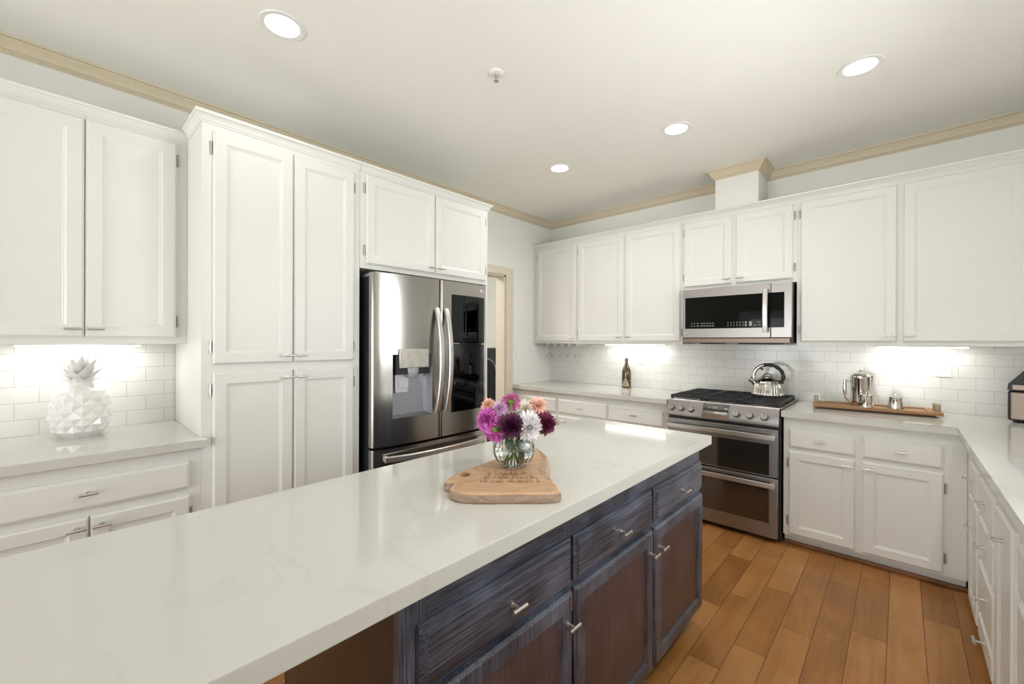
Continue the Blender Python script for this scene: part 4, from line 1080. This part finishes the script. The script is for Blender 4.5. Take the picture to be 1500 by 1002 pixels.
for i, (lab, (dx, dz, df), rr, mt_, tw, ly, cn, bk) in enumerate(FLW):
    x, y, z = fpos(dx, dz, df)
    lf = None
    if i == 6: lf = [VR_ * .5 + VF_ * -.8 + Vector((0, 0, -.75)), VR_ * 1.0 + VF_ * -.4 + Vector((0, 0, -.35)), VR_ * .1 + VF_ * -.9 + Vector((0, 0, -.9))]
    if i == 1: lf = [VR_ * .3 + VF_ * -.6 + Vector((0, 0, -.9))]
    dahlia(lab, x, y, z, rr, mt_, tw, ly, cn, bk, lf, 40 + i)

# ------------------------------------------------------------------ wall plates
def outlet(label, F, u, z, gang=1, kind='outlet'):
    w = .0355 * (1 if gang == 1 else 1.65)
    root = thing('power_outlet' if kind == 'outlet' else 'light_switch', label, 'outlet' if kind == 'outlet' else 'switch', F(u, 0, z - .058))
    fbox(MB(), F, u - w, u + w, .0004, .006, z - .058, z + .058, .002).build('cover_plate', PLATE, root)
    for g in range(gang):
        uu = u if gang == 1 else u + (-.023 if g == 0 else .023)
        fbox(MB(), F, uu - .0165, uu + .0165, .006, .0085, z - .034, z + .034, .001).build('socket' if kind == 'outlet' else 'rocker', PLATE, root)
        if kind == 'outlet':
            mb = MB()
            for dz in (-.018, .018):
                for du in (-.006, .006): fbox(mb, F, uu + du - .001, uu + du + .001, .0084, .0088, z + dz - .002, z + dz + .006)
            mb.build('slots', SLOT, root)
FT = Face('-y', TB)
outlet('white wall outlet on the tile behind the right end of the coffee tray', FT, .210, 1.208)
outlet('white wall outlet on the tile just right of the wine bottle', FT, -1.925, 1.205)
outlet('white double switch plate on the tile between the stemware and the bottle', FT, -2.60, 1.205, 2, 'switch')
outlet('white light switch on the plain wall beside the doorway', Face('+x', WL), 3.425, 1.225, 1, 'switch')

# ------------------------------------------------------------------ hanging stemware
def stemware():
    rk = thing('stemware_rack', 'white stemware rail fixed under the corner wall cabinet', 'rack', (-2.8, 3.85, 1.33))
    for k in range(6):
        x = -3.03 + .1 * k
        MB().box((x - .004, 3.74, 1.3315), (x + .004, 3.97, 1.3565)).box((x - .014, 3.74, 1.3275), (x + .014, 3.97, 1.3312)).build('rail', WHITE, rk)
    first = None
    lab = ['leftmost of the hanging martini glasses under the corner cabinet', 'second hanging martini glass from the left under the corner cabinet', 'middle of the five hanging martini glasses under the corner cabinet', 'fourth hanging martini glass from the left under the corner cabinet', 'rightmost of the hanging martini glasses under the corner cabinet']
    for k in range(5):
        loc = (-2.98 + .1 * k, 3.85, 1.20)
        if first is None:
            g = thing('martini_glass', lab[k], 'glass', loc, 0, 'hanging martini glasses')
            SG = glass_mat('thin_stemware_glass', (1, 1, 1), 0, 1.12)
            MB().lathe((0, 0, 0), [(.0465, 0), (.0475, .0006), (.004, .066), (.003, .068), (.0445, .0012)], 28, cap0=False, cap1=False).build('bowl', SG, g, local=True)
            MB().lathe((0, 0, .068), [(.0032, 0), (.003, .055), (.005, .060), (.033, .0625), (.033, .0640)], 24).build('stem', SG, g, local=True)
            first = g
        else:
            c = copy_tree(first, loc); c['label'] = lab[k]
stemware()

# ------------------------------------------------------------------ lighting fixtures
def downlight(label, x, y, power):
    root = thing('downlight', label, 'ceiling light', (x, y, CZ), 0, 'recessed ceiling downlights')
    MB().lathe((x, y, CZ), [(.068, -.0005), (.070, -.003), (.092, -.004), (.0945, -.0005)], 40, cap0=False, cap1=False).build('trim_ring', PLATE, root)
    MB().lathe((x, y, CZ), [(.0675, -.0015), (.064, -.001)], 36, cap0=False).build('lens', BULB, root)
    area_light('downlight_beam', (x, y, CZ - .012), (x, y, 0), .12, .12, power, (1, .975, .945), 'DISK', math.radians(150))
DP = PW['DP']
downlight('recessed ceiling light above the pantry, leftmost in view', -2.041, .684, DP * .5)
downlight('recessed ceiling light at right, near the crown moulding', -.158, 2.785, DP * .62)
downlight('recessed ceiling light in the middle of the back row', -1.098, 2.782, DP)
downlight('recessed ceiling light in the back row nearest the fridge', -2.044, 2.775, DP * 1.7)
downlight('added ceiling light out of view, brightening the right run of cabinets', .45, 1.1, PW['P1'])  # unseen lamp added to brighten the right counter and base cabinets

def led_bar(label, F, u0, u1, wc, power):
    c = F((u0 + u1) / 2, wc, 1.342)
    root = thing('under_cabinet_light', label, 'light', c, 0, 'under-cabinet light bars')
    fbox(MB(), F, u0 - .02, u1 + .02, wc - .016, wc + .016, 1.348, 1.3565, .001).build('housing', PLATE, root)
    fbox(MB(), F, u0, u1, wc - .013, wc + .013, 1.342, 1.348, .002).build('diffuser', LED, root)
    horiz = F.d in ('-y', '+y')
    a = area_light('under_cabinet_glow', F((u0 + u1) / 2, wc, 1.338), F((u0 + u1) / 2, wc - .06, .9), u1 - u0, .02, power, (1, .97, .92))
    a.rotation_euler = (0, 0, 0 if horiz else math.pi / 2)
led_bar('lit light bar under the wall cabinet above the pineapple', Face('+x', -2.76), -.133, .303, -.215, 1.15 * PW['LED'])
led_bar('lit light bar under the wall cabinet above the wine bottle', FB, -2.264, -1.632, -.2, 1.45 * PW['LED'])
led_bar('lit light bar under the right wall cabinet above the coffee tray', FB, -.123, .313, -.2, 1.05 * PW['LED'])

def sprinkler():
    x, y = -1.567, 1.565
    root = thing('fire_sprinkler', 'small white fire sprinkler on the ceiling above the island', 'sprinkler', (x, y, CZ))
    MB().lathe((x, y, CZ), [(.040, -.0005), (.038, -.006), (.026, -.010), (.016, -.008)], 32).build('escutcheon', PLATE, root)
    mb = MB().cyl((x, y, CZ - .008), (x, y, CZ - .022), .008)
    for s in (-1, 1): mb.tube([(x + s * .008, y, CZ - .02), (x + s * .012, y, CZ - .032), (x + s * .003, y, CZ - .042)], .002, 8)
    mb.build('frame', NICKEL, root)
    MB().lathe((x, y, CZ - .044), [(.014, 0), (.014, .002)], 20).build('deflector', NICKEL, root)
sprinkler()

# ------------------------------------------------------------------ beyond the doorway
def hall_unit():
    root = thing('hall_appliance', 'dark grey upright appliance with a pale arched rim beyond the doorway', 'appliance', (-4.2, 3.6, 0))
    MB().box((-4.5, 3.2, 0), (-4.1, 4.45, 1.285), .01).build('body', M('slate_grey_case', (.075, .085, .08), .35, .2), root)
    n = 20; yc, r = 3.86, .24
    pts = [(-4.085, yc - r, .02)] + [(-4.085, yc + r * math.cos(a), .96 + r * .8 * math.sin(a)) for a in [math.pi - math.pi * k / n for k in range(n + 1)]] + [(-4.085, yc + r, .02)]
    MB().tube(pts, .012, 8).build('arched_rim', GREYPL, root)
    mb = MB(); mb.loops([[(x, p[1], p[2]) for p in pts] for x in (-4.099, -4.088)]).build('arched_panel', M('charcoal_panel', (.03, .032, .03), .4), root)
hall_unit()
